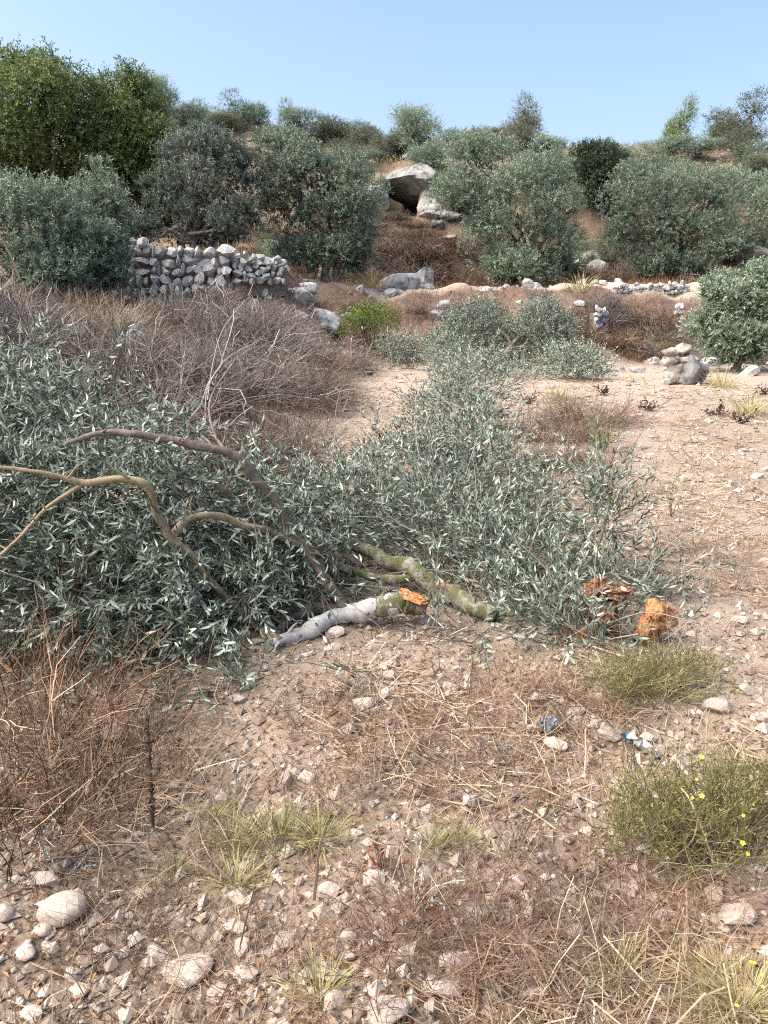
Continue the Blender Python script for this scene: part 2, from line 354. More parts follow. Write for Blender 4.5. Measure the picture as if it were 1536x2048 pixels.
# ------------------------------------------------------------------ the ground
def build_ground():
    ys = [-60, -30, -15, -8, -4, -2, -1, -.4, 0]; y = .3
    while y < 140: ys.append(y); y += max(.018, y * .0165 if y < 20 else (.32 if y < 46 else y * .018))
    ys += [170, 220, 300, 420, 600, 900]
    ys = np.array(ys); nc = 390
    u = np.linspace(-1, 1, nc); u = .55 * u + .45 * u ** 3
    w = 4.2 + 1.35 * np.maximum(ys, 0) + 3 * np.maximum(-ys, 0)
    X = w[:, None] * u[None, :]; Y = np.repeat(ys[:, None], nc, 1); Z = height(X, Y)
    v = np.stack([X, Y, Z], -1).reshape(-1, 3); nr = len(ys)
    i = np.arange(nr - 1)[:, None] * nc + np.arange(nc - 1)[None, :]
    f = np.stack([i, i + 1, i + nc + 1, i + nc], -1).reshape(-1, 4)
    mb = MB(); mb.add(v, None, f, 0.0); me = mb.mesh('ground', M['soil'], True)
    x, y = v[:, 0], v[:, 1]; k = .5 * noise(x * .7, y * .7, s=31)
    bank = np.clip(ss(20.0, 21.6, y + k) * (1 - ss(24.6, 25.6, y + .4 * k)) * (1 - .5 * ss(.1, .5, noise(x * .5, y * .5, s=33)))
                   + ss(-.6, -1.6, x + .4 * k) * ss(6, 8, y + k) * (1 - ss(20, 21, y)) + ss(28.5, 30.5, y + k) * (1 - ss(31, 33, y)), 0, 1)
    hill = ss(30, 34, y + k * 2)
    path = ss(24.5, 25.1, y + .4 * k) * (1 - ss(26.8, 27.8, y + k)) * ss(-3, -1, x) + .45 * ss(12, 15, y + 2 * k) * (1 - ss(19.6, 20.6, y + k)) * ss(-.8, .2, x)
    for nme, val in (('bank', bank), ('hill', hill), ('path', np.clip(path, 0, 1))):
        a = me.attributes.new(nme, 'FLOAT', 'POINT'); a.data.foreach_set('value', val.astype(np.float32))
    return tag(obj('ground', me), kind='structure')
build_ground()

# ------------------------------------------------------------------ shoots with leaves, trees
def shoots(B, D, Lg, g, nleaf, ll, lw, tw=.0025, grav=.05, curl=.15, K=5, flip=0):
    """leafy shoots; returns stem lines and leaf arrays"""
    P = wander(B, D, Lg, K, g, curl, grav); N = len(B)
    t = np.repeat(np.linspace(.08, 1, nleaf)[None], N, 0) + g.uniform(-.03, .03, (N, nleaf)); t = np.clip(t, 0, .999)
    s = t * (K - 1); k = np.floor(s).astype(int); fr = (s - k)[..., None]; n = np.arange(N)[:, None]
    b = P[n, k] * (1 - fr) + P[n, k + 1] * fr; T = nrm(P[n, k + 1] - P[n, k])
    u = nrm(np.cross(T, np.repeat(rdir(N, g)[:, None], nleaf, 1))); w = np.cross(T, u)
    ph = (np.arange(nleaf) % 2 * np.pi + np.arange(nleaf) // 2 * 1.57)[None] + g.normal(size=(N, nleaf)) * .4
    side = np.cos(ph)[..., None] * u + np.sin(ph)[..., None] * w
    a = g.uniform(.45, 1.0, (N, nleaf))[..., None]
    d = nrm(T * np.cos(a) + side * np.sin(a) + g.normal(size=(N, nleaf, 3)) * .08)
    nn = nrm(np.cross(np.cross(d, T), d) + g.normal(size=d.shape) * .35)
    nn = np.where((g.random(d.shape[:2]) < flip)[..., None], -nn, nn)
    sz = g.uniform(.65, 1.15, (N, nleaf)) * (1 - .35 * np.abs(t - .5))
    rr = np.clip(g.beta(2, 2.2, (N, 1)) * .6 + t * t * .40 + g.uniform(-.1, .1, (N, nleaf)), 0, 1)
    return P, (b.reshape(-1, 3), d.reshape(-1, 3), nn.reshape(-1, 3), (sz * ll).ravel(), (sz * lw).ravel(), rr.ravel())

def crown_points(blobs, n, g, sub=9, subr=.45, inner=.6, updir=.6, floor=None):
    """points on the uneven surface of a union of ellipsoids (cx,cy,cz,rx,ry,rz), with outward directions"""
    bl = [np.array(b, float) for b in blobs]; allb = []
    for b in bl:
        allb.append(b)
        for _ in range(sub):
            d = rdir(1, g)[0]; d[2] = abs(d[2]) * .9 + d[2] * .1 if g.random() < .7 else d[2]
            k = g.uniform(.55, 1.35) * subr; allb.append(np.concatenate([b[:3] + d * b[3:] * g.uniform(.7, .98), b[3:] * k * np.array([.95, .95, 1.05])]))
    A = np.array(allb); wgt = (A[:, 3] * A[:, 5]); wgt[::sub + 1] *= .15; wgt = wgt / wgt.sum()
    i = g.choice(len(A), n * 2, p=wgt); d = rdir(n * 2, g); d[:, 2] += .3; d = nrm(d)
    P = A[i, :3] + d * A[i, 3:] * (g.uniform(.5, 1, (n * 2, 1)) ** .5)
    q = np.ones(n * 2) * 9
    for b in bl: q = np.minimum(q, np.where(True, np.linalg.norm((P - b[:3]) / b[3:], axis=1), 9))
    keep = (q > inner) | (g.random(n * 2) < .18)
    if floor is not None: keep &= P[:, 2] > floor
    P, d = P[keep][:n], d[keep][:n]
    return P, nrm(d * .6 + np.array([0, 0, updir]) + g.normal(size=P.shape) * .3)

def limb_path(a, b, ra, rb, g, n=7, sag=.12):
    t = np.linspace(0, 1, n)[:, None]; L = np.linalg.norm(b - a)
    p = a * (1 - t) + b * t; p[1:-1] += g.normal(size=(n - 2, 3)) * L * .045; p[:, 2] += np.sin(t[:, 0] * np.pi) * L * sag * .3
    return np.concatenate([p, (ra * (1 - t) + rb * t)], 1)

def tree_meshes(seed, blobs, nsh, leafmat, barkmat, tr=.16, fork=.5, nleaf=10, ll=.105, lw=.036, lsh=.27, updir=.6, stems=1, grav=.05, sub=8):
    """local coordinates, base at the origin"""
    g = np.random.default_rng(seed); bl = np.array(blobs, float)
    base = np.array([0, 0, -.25]); cen = bl[:, :3].mean(0); fk = np.array([cen[0] * .25, cen[1] * .25, fork])
    t = MB(); fpts = []
    for s in range(stems):
        off = np.array([g.uniform(-.25, .25), g.uniform(-.2, .2), 0]) * (stems > 1)
        f2 = fk + off * 1.8; fpts.append(f2)
        q = smooth_path(limb_path(base + off, f2, tr * (1.25 if stems == 1 else .8), tr * .75, g, 5), 4); tubes(t, q[:, :3], q[:, 3], 9)
    limbs = []
    for b in bl:
        f2 = fpts[int(g.integers(len(fpts)))]; mb = MB(); r0 = tr * g.uniform(.45, .65); tip = b[:3] + np.array([0, 0, b[5] * .3])
        q = smooth_path(limb_path(f2, tip, r0, r0 * .2, g, 6), 4); tubes(mb, q[:, :3], q[:, 3], 6)
        for _ in range(5):
            st = q[int(g.integers(8, len(q) - 3))]; e = b[:3] + rdir(1, g)[0] * b[3:] * .85
            q2 = smooth_path(limb_path(st[:3], e, st[3] * .6, .006, g, 5), 3); tubes(mb, q2[:, :3], q2[:, 3], 3)
        limbs.append(mb.mesh('limb', barkmat, True))
    P, D = crown_points(bl, int(nsh * .73), g, updir=updir, sub=sub)
    st, lv = shoots(P, D, lsh * g.uniform(.6, 1.25, len(P)), g, nleaf, ll, lw, grav=grav)
    c = MB(); leaves(c, *lv, far=True)
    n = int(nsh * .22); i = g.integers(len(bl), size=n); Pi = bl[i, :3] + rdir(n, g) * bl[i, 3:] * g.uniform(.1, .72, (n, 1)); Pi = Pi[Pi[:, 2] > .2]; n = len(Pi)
    leaves(c, Pi, rdir(n, g), rdir(n, g), ll * g.uniform(1.6, 2.6, n), lw * g.uniform(2.2, 3.4, n), g.uniform(0, .25, n), far=True)   # oversized inner leaves, coloured dark to paint shade into the crown's core
    k = g.random(len(st)) < .08; w = MB(); q = st[k][:, ::2]; tubes(w, q, np.full(q.shape[:2], .004), 3)
    return dict(trunk=t.mesh('trunk', barkmat, True), limbs=limbs, twigs=w.mesh('twigs', barkmat), crown=c.mesh('crown', leafmat))

def place_tree(ms, name, label, cat, loc, rz=0, sc=1.0, group=None):
    t = thing(name, label, cat, loc, rz, group, sc)
    obj('trunk', ms['trunk'], t)
    for l in ms['limbs']: obj('limb', l, t)
    cr = obj('crown', ms['crown'], t); tag(cr, kind='stuff'); tag(obj('twigs', ms['twigs'], t), kind='stuff')
    return t

def px_tree(name, label, base, blobs, y, seed, nsh, lm, bm, **kw):
    """a standing tree: base pixel column and blobs (px,py,rx,rz) measured in the photograph, at its own distance y"""
    x0 = at(base, 600, y)[0]; z0 = hz(x0, y); L = []
    gg = np.random.default_rng(seed + 900)
    for (px, py, rx, rz) in blobs:
        dy = gg.uniform(-.35, .35) * rx * y / FPX; c = at(px, py, y + dy); L.append((c[0] - x0, dy, c[2] - z0, rx * y / FPX * .90, rx * y / FPX * .88, rz * y / FPX * .84))
    if name == 'olive_tree':                                   # low skirts of suckers round the trunk
        w_ = max(abs(b[0]) for b in L)
        for _ in range(7): L.append((gg.uniform(-.8, .8) * w_, gg.uniform(-.5, .6) * w_, gg.uniform(.45, .9), gg.uniform(.35, .6), gg.uniform(.35, .6), gg.uniform(.35, .55)))
    return place_tree(tree_meshes(seed, L, nsh, lm, bm, **kw), name, label, 'tree', (x0, y, z0), group=None)

O, BK = M['olive'], M['bark']
px_tree('olive_tree', 'rounded silver-green olive tree at the left edge, left of the stone wall', 90, [(60, 470, 115, 85), (-60, 450, 120, 90), (90, 420, 70, 45), (150, 500, 70, 55), (30, 520, 110, 50)], 17.5, 1, 5200, O, BK)
px_tree('olive_tree', 'tall narrow olive tree just left of the dry stone wall', 205, [(198, 400, 50, 55), (205, 455, 50, 50), (195, 510, 55, 45), (225, 520, 35, 40)], 18.8, 2, 3000, M['olive_pale'], BK, tr=.1)
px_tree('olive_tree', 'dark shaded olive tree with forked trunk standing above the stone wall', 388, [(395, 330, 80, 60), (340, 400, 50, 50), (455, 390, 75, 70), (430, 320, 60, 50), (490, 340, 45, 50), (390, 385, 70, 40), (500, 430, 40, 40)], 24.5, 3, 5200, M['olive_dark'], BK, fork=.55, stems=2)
px_tree('olive_tree', 'broad olive tree with low skirts right of the stone wall, left of the cave', 655, [(650, 370, 95, 55), (560, 390, 45, 70), (600, 430, 70, 65), (705, 420, 62, 65), (660, 460, 80, 60), (560, 300, 40, 35), (715, 480, 45, 40), (605, 340, 50, 40), (690, 500, 50, 30)], 25.5, 4, 6800, O, BK, stems=2)
px_tree('olive_tree', 'wide many-lobed olive tree right of the cave with slim pale trunk', 1066, [(965, 330, 70, 50), (920, 400, 50, 50), (1010, 400, 80, 60), (1090, 360, 60, 50), (1120, 410, 45, 50), (1060, 470, 80, 65), (975, 480, 60, 55), (1110, 500, 55, 45), (1010, 535, 60, 35), (940, 300, 40, 30), (1075, 530, 45, 30)], 28.5, 5, 7600, M['olive_pale'], BK, tr=.13, fork=.9)
px_tree('olive_tree', 'broad olive tree with twisted double trunk near the right edge', 1325, [(1330, 400, 90, 50), (1260, 420, 50, 60), (1290, 470, 70, 55), (1380, 430, 75, 60), (1340, 480, 70, 50), (1430, 400, 50, 50), (1270, 365, 45, 35), (1420, 460, 50, 45), (1240, 470, 35, 40)], 29.5, 6, 6600, O, BK, tr=.14, fork=.8, stems=2)
px_tree('olive_tree', 'pale olive tree cut by the right edge behind the twisted double trunk', 1470, [(1440, 390, 60, 55), (1510, 420, 60, 55), (1480, 470, 50, 40), (1560, 400, 60, 60)], 33, 7, 3600, O, BK, tr=.12, fork=.8)
px_tree('olive_tree', 'low silvery olive tree at the right edge in front of the earth bank', 1490, [(1490, 610, 65, 50), (1440, 600, 45, 45), (1540, 640, 70, 70), (1470, 670, 55, 50), (1570, 580, 70, 50), (1510, 700, 40, 35)], 18.3, 8, 4600, M['olive_pale'], BK, tr=.09, fork=.5, grav=.15)
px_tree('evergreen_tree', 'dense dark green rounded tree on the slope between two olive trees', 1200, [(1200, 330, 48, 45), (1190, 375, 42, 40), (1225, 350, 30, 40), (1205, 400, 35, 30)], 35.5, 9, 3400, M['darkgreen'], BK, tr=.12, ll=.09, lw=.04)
px_tree('broadleaf_tree', 'tall yellow-green broadleaf tree at the upper left edge', 100, [(60, 230, 90, 70), (120, 180, 60, 50), (20, 300, 80, 60), (150, 280, 70, 60), (60, 340, 100, 45), (30, 140, 35, 40), (-60, 260, 90, 90), (150, 340, 60, 40), (100, 140, 30, 25)], 25.5, 10, 9400, M['pepper'], BK, tr=.18, fork=1.4, ll=.11, lw=.046, nleaf=10, updir=.15, grav=.25, lsh=.42)
px_tree('broadleaf_tree', 'darker green broadleaf tree behind the tall narrow olive', 260, [(250, 240, 60, 55), (220, 310, 70, 60), (290, 300, 60, 55), (270, 370, 65, 50), (265, 175, 25, 35), (215, 200, 30, 35), (310, 380, 45, 45)], 26.5, 11, 7200, M['pepper'], BK, tr=.16, fork=1.3, ll=.11, lw=.046, nleaf=10, updir=.15, grav=.25, lsh=.42)
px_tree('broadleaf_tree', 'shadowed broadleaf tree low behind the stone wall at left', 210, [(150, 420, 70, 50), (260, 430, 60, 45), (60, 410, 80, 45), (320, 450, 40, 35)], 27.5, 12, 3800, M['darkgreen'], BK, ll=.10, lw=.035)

# ridge and hillside trees: a few shapes, copied
def small_tree(seed, w, h, lm, n=1500, tr=.05, loose=.5, **kw):
    g = np.random.default_rng(seed); bl = []
    for k in range(7): bl.append((g.uniform(-.32, .32) * w, g.uniform(-.3, .3) * w, h * g.uniform(.22, .8), w * g.uniform(.2, .34), w * g.uniform(.2, .32), h * g.uniform(.16, .26)))
    return tree_meshes(seed, bl, n, lm, BK, tr=tr, fork=h * .18, stems=2, nleaf=10, ll=.10, lw=.032, lsh=.4, **kw)
ST = [small_tree(40 + k, 2.6, 2.4, M['shrub'], 1400) for k in range(3)] + [small_tree(50 + k, 2.4, 2.6, M['olive_pale'], 1450) for k in range(3)] + [small_tree(60, 1.5, 2.6, M['limeleaf'], 1100)]
def ridge(px, py, y, wpx, kind, label, name='small_tree', group=None, sq=1.0):
    """py = where the foot of the tree shows; its ground height is the hill's own"""
    x = at(px, py, y)[0]; s = wpx * y / FPX / 2.5
    return place_tree(ST[kind], name, label, 'tree', (x, y, hz(x, y) - .1), rng.uniform(0, 6), (s, s, s * sq), group)
ridge(1052, 285, 58, 80, 0, 'lone grey-green bushy tree on the stony ridge top', sq=1.0)
ridge(1350, 325, 50, 66, 6, 'slender pale green tree on the dry grass ridge', sq=1.3)
ridge(1472, 335, 50, 120, 0, 'grey-green round tree on the ridge at far right', sq=.8)
ridge(830, 300, 47, 105, 4, 'tall pale olive on the skyline above the cave', sq=1.0)
ridge(730, 290, 49, 80, 1, 'dark round tree on the skyline left of the cave', sq=.9)
ridge(920, 285, 50, 80, 3, 'pale olive on the skyline right of the cave', sq=.9)
ridge(985, 290, 54, 70, 1, 'small bushy tree on the skyline beside the lone ridge tree', sq=.8)
ridge(600, 280, 52, 75, 5, 'pale olive on the skyline above the broad low-skirted olive', sq=.95)
ridge(510, 280, 53, 70, 2, 'dull green tree on the skyline left of centre', sq=.8)
ridge(420, 270, 50, 75, 3, 'olive on the skyline above the dark shaded olive', sq=.8)
ridge(325, 250, 47, 75, 4, 'sparse pale tree on the skyline right of the broadleaf trees', sq=1.3)
ridge(660, 290, 54, 70, 0, 'grey bushy tree filling the skyline left of the dark round tree', sq=.9)
gg = np.random.default_rng(77)
for k in range(74):
    px = gg.uniform(300, 1560); y = gg.uniform(38, 56)
    if k > 46: px = 320 + (k - 46) * 25 + gg.uniform(-8, 8); y = gg.uniform(50, 57)
    if px > 1000 and y > 44 and k <= 46: y = gg.uniform(38, 43)
    if 700 < px < 920 and y < 44: y += 8
    ridge(px, 300, y, gg.uniform(45, 95), int(gg.integers(0, 6)), 'grey-green hillside shrub', 'hillside_shrub', 'wild shrubs on the upper hillside', gg.uniform(.45, .8))

for k, (px, y) in enumerate([(870, 36.5), (905, 34.8), (945, 36), (1150, 34), (1175, 36.5), (1195, 33.2), (1240, 36), (1255, 34.5), (1480, 36), (1520, 34.5), (1440, 37), (560, 30), (480, 30.5), (530, 34), (610, 36), (690, 36), (735, 34.5), (420, 34), (1010, 37.5), (1100, 37.5), (1300, 37), (1380, 37.5)]):
    ridge(px, 400, y, gg.uniform(60, 100), int(gg.integers(0, 6)), 'grey-green shrub on the slope', 'hillside_shrub', 'shrubs on the slope behind the terrace olives', gg.uniform(.6, .85))
# ------------------------------------------------------------------ rocks on the hill and bank
def rock_thing(name, label, cat, c, shape, seed, mt, sub=3, cuts=14, rough=.14, rz=0, group=None, parent=None, lo=.6):
    v, f = rock_verts(seed, sub, cuts, rough, shape, lo); mb = MB(); mb.add(v, f, None, 0.0)
    o = obj(name, mb.mesh(name, mt, False), parent, c); o.rotation_euler = (0, 0, rz)
    if parent is None: tag(o, label, cat, group)
    return o
cv = thing('rock_shelter', 'grey rock shelter with a dark cave mouth under a heavy slab', 'cave', (.9, 35.4, 5.2))
def rpart(name, c, shape, seed, rz=0, rx=0, ry=0, lo=.6, rough=.14):
    o = rock_thing(name, None, None, (c[0] - .9, c[1] - 35.4, c[2] - 5.2), shape, seed, M['outcrop'], parent=cv, sub=4, lo=lo, rough=rough); o.rotation_euler = (rx, ry, rz)
rpart('roof_slab', (1.1, 38.7, 6.85), (1.65, 4.0, .95), 141, .04, R(-2), R(10), .5, .05)
rpart('jamb_rock', (2.35, 36.2, 5.5), (.9, 1.1, .95), 102)
rpart('jamb_rock', (-.65, 36.4, 5.8), (.9, 1.3, 1.0), 103)
for k, (x_, y_, r_) in enumerate([(2.5, 35.1, .45), (3.0, 35.5, .5), (1.9, 34.6, .4), (2.7, 34.4, .4), (3.3, 36.0, .5), (2.2, 34.0, .35), (3.2, 34.8, .4)]):
    rpart('side_rock', (x_, y_, hz(x_, y_) + .02), (r_ * 1.3, r_, r_ * .6), 110 + k, k)
for k, (px, py, y, w, h, lab) in enumerate([
        (800, 540, 26.6, 45, 28, 'pale split boulder beside the path left of the wide olive'), (845, 545, 26.9, 34, 32, 'white-faced boulder with dark cracks on the path bank'),
        (1185, 465, 33, 42, 30, 'white limestone outcrop below the dark green tree'), (1200, 500, 32.2, 30, 22, 'small limestone outcrop under the white one on the slope'),
 (905, 345, 37.5, 40, 16, 'flat grey ledge above and right of the cave'),
        (640, 555, 22.4, 50, 24, 'flat-topped boulder at the end of the terrace edge'), (600, 545, 21.8, 28, 22, 'rounded grey boulder left of the flat-topped one'),
        (1050, 297, 55, 45, 9, 'flat pale rock under the lone ridge tree'), (1500, 490, 33.5, 60, 20, 'grey ledge behind the right-edge olives'),
        (1290, 385, 40, 50, 14, 'grey slab on the grassy slope right of the dark green tree'), (1410, 520, 30.5, 40, 18, 'low rock ledge right of the twisted double trunk'),
        (870, 672, 21.4, 30, 16, 'smooth grey boulder behind the felled midfield crowns'), (60, 642, 11.5, 26, 18, 'white rock showing in the brushy bank at left'),
        (272, 690, 10.5, 30, 34, 'grey rock in the bank behind the leafy felled crown'), (705, 330, 41, 30, 14, 'pale rock on the hillside left of the cave')]):
    c = at(px, py, y); c[2] = hz(c[0], y) + h * y / FPX * .25 if y > 20 else c[2]
    rock_thing('boulder', lab, 'boulder', c, (w * y / FPX, w * y / FPX * .8, h * y / FPX * 1.15), 120 + k, M['outcrop'] if y > 28 else M['limestone'], rz=k)
g = np.random.default_rng(5)
hr = [rock_verts(200 + k, 3, 12, .15, (1, .85, .6)) for k in range(8)]
hm = []
for v, f in hr: mb = MB(); mb.add(v, f, None, 0.0); hm.append(mb.mesh('hill_rock', M['outcrop']))
for k in range(70):
    x = g.uniform(-18, 22); y = g.uniform(31.5, 58); s = g.uniform(.15, .6)
    if -.8 < x < 2.3 and y < 39: x += 4
    o = obj('hillside_rock', hm[k % 8], None, (x, y, hz(x, y) + .05)); o.scale = (s * 1.2, s, s * .9); o.rotation_euler = (g.uniform(-.3, .3), g.uniform(-.3, .3), g.uniform(0, 6))
    tag(o, 'grey weathered hillside rock', 'rock', 'weathered rocks on the hillside')

# ------------------------------------------------------------------ dry stone wall, rubble, cairn
sm = []
for k in range(14):
    v, f = rock_verts(300 + k, 3, 22, .05, (1, .92, .97), .52); v = v * 1.22; mb = MB(); mb.add(v, f, None, 0.0); sm.append(mb.mesh('stone', M['limestone']))
def stone(parent, c, s, g, name='stone', rot=1.0):
    o = obj(name, sm[int(g.integers(14))], parent, c); o.scale = s; o.rotation_euler = tuple(g.uniform(-.35, .35, 2) * rot) + (g.uniform(-.6, .6) * rot,); return o
def stone_wall(label, x0, x1, y0, y1, top0, top1, base, seed, s0=.17, depth=.35):
    g = np.random.default_rng(seed); t = thing('dry_stone_wall', label, 'wall', ((x0 + x1) / 2, (y0 + y1) / 2, base)); o = np.array(t.location)
    z = base; Lx = x1 - x0; row = 0
    while True:
        u = g.uniform(-.04, 0); hrow = s0 * g.uniform(1.15, 1.6); any_ = False
        while u < 1:
            w = s0 * g.choice([.7, 1.0, 1.35, 1.8, 2.3], p=[.18, .27, .28, .18, .09]); top = top0 + (top1 - top0) * u + .05 * math.sin(u * 31 + seed) + .04 * math.sin(u * 73)
            hh = hrow * g.uniform(.8, 1.18); zc = z + hh * .5 + .04 * math.sin(u * 17 + row)
            if zc < top and 0 <= u + w / Lx / 2 <= 1.0:
                any_ = True; uc = u + w / Lx / 2; y = y0 + (y1 - y0) * uc + .12 * (zc - base) + g.uniform(-.04, .04)
                stone(t, (x0 + Lx * uc - o[0], y - o[1], zc - o[2]), (w * .56, s0 * g.uniform(.75, 1), hh * .60), g, rot=.45)
            u += w / Lx * .97
        z += hrow * .93; row += 1
        if not any_ or row > 14: break
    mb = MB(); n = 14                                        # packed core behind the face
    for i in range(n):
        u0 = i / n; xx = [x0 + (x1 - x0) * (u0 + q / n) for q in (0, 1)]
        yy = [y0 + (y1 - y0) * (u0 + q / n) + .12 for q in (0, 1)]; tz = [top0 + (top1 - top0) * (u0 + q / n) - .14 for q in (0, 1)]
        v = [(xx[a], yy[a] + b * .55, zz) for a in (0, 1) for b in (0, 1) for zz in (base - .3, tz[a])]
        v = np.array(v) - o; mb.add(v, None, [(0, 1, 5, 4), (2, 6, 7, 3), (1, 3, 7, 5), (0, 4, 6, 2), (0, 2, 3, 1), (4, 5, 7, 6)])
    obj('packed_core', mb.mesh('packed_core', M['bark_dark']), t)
    return t
stone_wall('pale dry stone wall of stacked limestone on the left terrace', -6.75, -3.9, 19.9, 20.15, 3.08, 2.9, 1.45, 1, .185)
stone_wall('low tumbled stretch of dry stone wall right of the main wall', -3.8, -2.6, 20.3, 20.9, 2.75, 2.62, 2.05, 2, .12)
stone_wall('narrow leaning remnant of stone wall below the path', 5.85, 6.3, 21.9, 22.3, 1.45, 1.35, .5, 3, .10)
stone_wall('low stone edging on the path bank at right', 7.0, 9.6, 24.6, 25.2, 2.1, 2.2, 1.85, 4, .09)
cc = onground(1370, 768)
cairn = thing('stone_pile', 'pile of flat stones stacked on a grey boulder in the field', 'cairn', cc); g = np.random.default_rng(9); k = cc[1] / FPX
for (px, py, w, h, sd_) in [(1382, 742, 36, 30, 501), (1345, 752, 16, 14, 502), (1352, 737, 18, 12, 503), (1340, 722, 17, 11, 504), (1375, 718, 19, 8, 505), (1342, 704, 18, 9, 506), (1367, 698, 16, 10, 507), (1352, 715, 12, 6, 508), (1335, 765, 12, 9, 509), (1362, 760, 15, 9, 510)]:
    v, f = rock_verts(sd_, 3, 12, .1, (w * k * 1.08, w * k * .9, h * k * 1.15)); mb = MB(); mb.add(v, f, None, 0.0)
    c = at(px, py, cc[1]); obj('stone', mb.mesh('stone', M['outcrop'] if sd_ in (501, 503, 509) else M['cairn_stone']), cairn, c - cc)
# rubble stones on the banks
g = np.random.default_rng(19)
for k in range(150):
    if k < 70: x = g.uniform(-1.5, 11); y = g.uniform(21, 26)
    elif k < 110: x = g.uniform(-3.5, -.3); y = g.uniform(19.5, 23.5)
    else: x = g.uniform(3, 12); y = g.uniform(17, 21)
    s = (.05 + .17 * g.random() ** 2) * (1.3 if 70 <= k < 110 else 1); o = stone(None, (x, y, hz(x, y) + s * .25), (s * 1.2, s, s * .8), g, 'rubble_stone')
    tag(o, 'pale rubble stone on the bank', 'stone', 'rubble stones on the bank below the path')

# ------------------------------------------------------------------ dry bushes
def bush_mesh(seed, w, h, n, mt, rad=.004, curl=.32, K=6, spread=1.0, br=3, pale=0):
    g = np.random.default_rng(seed); mb = MB()
    a = g.uniform(0, 2 * np.pi, n); r = np.sqrt(g.random(n)) * w * .34
    B = np.stack([np.cos(a) * r, np.sin(a) * r, np.full(n, -.04)], 1)
    D = np.stack([np.cos(a) * spread * g.uniform(.2, 1.2, n), np.sin(a) * spread * g.uniform(.2, 1.2, n), g.uniform(.5, 1.3, n)], 1) + g.normal(size=(n, 3)) * .25
    P = wander(B, D, h * g.uniform(.6, 1.25, n), K, g, curl, .03); col = np.clip(g.beta(1.6, 2.4, n), 0, 1)
    tubes(mb, P, rad * np.linspace(1, .35, K)[None] * g.uniform(.6, 1.4, (n, 1)), 3, col)
    for _ in range(br):
        k = g.integers(2, K - 1, n); b = P[np.arange(n), k]; d = nrm(P[np.arange(n), k + 1] - b) + g.normal(size=(n, 3)) * .75; d[:, 2] = d[:, 2] * .8 + .15
        Q = wander(b, d, h * g.uniform(.2, .5, n), 4, g, curl * 1.2, .02); tubes(mb, Q, rad * .6 * np.linspace(1, .4, 4)[None] * np.ones((n, 1)), 3, np.clip(col + g.uniform(-.2, .25, n), 0, 1))
    if pale:                                                    # a few thick bleached stems
        i = g.integers(n, size=pale); Q = wander(B[i], D[i], h * g.uniform(.9, 1.4, pale), 7, g, .3, .05)
        tubes(mb, Q, rad * 1.9 * np.linspace(1, .4, 7)[None] * np.ones((pale, 1)), 4, g.uniform(.85, 1, pale))
    return mb.mesh('bush', mt)
BG = [bush_mesh(600 + k, 1.7, 1.0, 290, M['greystem'], .0065, pale=10) for k in range(4)]
BR = [bush_mesh(610 + k, 1.3, .8, 280, M['redstem'], .005, .2) for k in range(3)]
BB = [bush_mesh(620 + k, 1.5, .9, 230, M['brownstem'], .0065) for k in range(3)]
BK2 = [bush_mesh(630 + k, 1.4, .8, 130, [M['brownstem'], M['redstem'], M['greystem']][k % 3], .011, .25) for k in range(6)]
BS = [bush_mesh(625 + k, 1.3, .7, 240, M['buff'], .0055, .15, 5, .7, 2) for k in range(2)]
def put_bush(me, x, y, s, label, group, g, sq=1.0, cat='bush'):
    o = obj('dry_bush', me, None, (x, y, hz(x, y))); o.scale = (s, s, s * sq); o.rotation_euler = (0, 0, g.uniform(0, 6)); return tag(o, label, cat, group)
g = np.random.default_rng(21); n = 0
while n < 62:
    x = g.uniform(-9.5, -.6); y = g.uniform(6.5, 19.2)
    if x > -.7 - .0 * y or x < -.62 * y - 1: continue
    if y > 14 and -6.4 < x < -4.2 and y > 18.2: continue
    hgt = .75 + .25 * ss(-1, -4, x)
    me = BG[n % 4] if (x < -1.7 or g.random() < .25) else BR[n % 3]
    if y > 13 and x < -4.5: me = BR[n % 3] if g.random() < .5 else BB[n % 3]
    if y > 9.5 and x < -3.6 and g.random() < .75: me = BS[n % 2]
    kind = 0 if me in BG else 1 if me in BS else 2
    put_bush(me, x, y, g.uniform(.7, 1.15), ['tangled grey thorn bush on the brushy bank', 'buff dry grassy bush on the brushy bank', 'reddish-brown dry bush on the brushy bank'][kind],
             ['grey thorn bushes on the left bank', 'buff grassy bushes on the left bank', 'red-brown bushes on the left bank'][kind], g, hgt); n += 1
for k in range(56):
    x = g.uniform(-1.2, 12.5); y = g.uniform(21, 23.9); me = BK2[int(g.integers(6))]
    put_bush(me, x, y, g.uniform(.35, 1.0), 'dry brown bush on the earth bank', 'dry bushes on the bank below the path', g, .8)
for k in range(100):
    x = g.uniform(-6, 14) if k < 72 else g.uniform(-2.5, 4.5); y = g.uniform(28.8, 36.0) if k < 72 else g.uniform(30.5, 33.6)
    if -1.0 < x < 2.6 and y > 33.2: y = 30.5 + (y - 33.2) * .9
    put_bush(BK2[int(g.integers(6))], x, y, g.uniform(.7, 1.4) if y > 28.9 else .6, 'dry reddish bush under terrace olives', 'dry bushes under the terrace olives', g, .75)
for k, x in enumerate((-.9, -.3, .35, 1.0, 1.6, 2.3, .0, 1.3, .7, 1.9)):
    put_bush(BK2[k % 6], x, 33.5 + .4 * (k % 3), .8, 'low rusty bush under the cave mouth', 'low bushes under the cave mouth', g, .55)
put_bush(BG[1], *at(965, 705, 21.2)[:2], .9, 'bare grey bush beside the leaning wall remnant', None, g, .9)
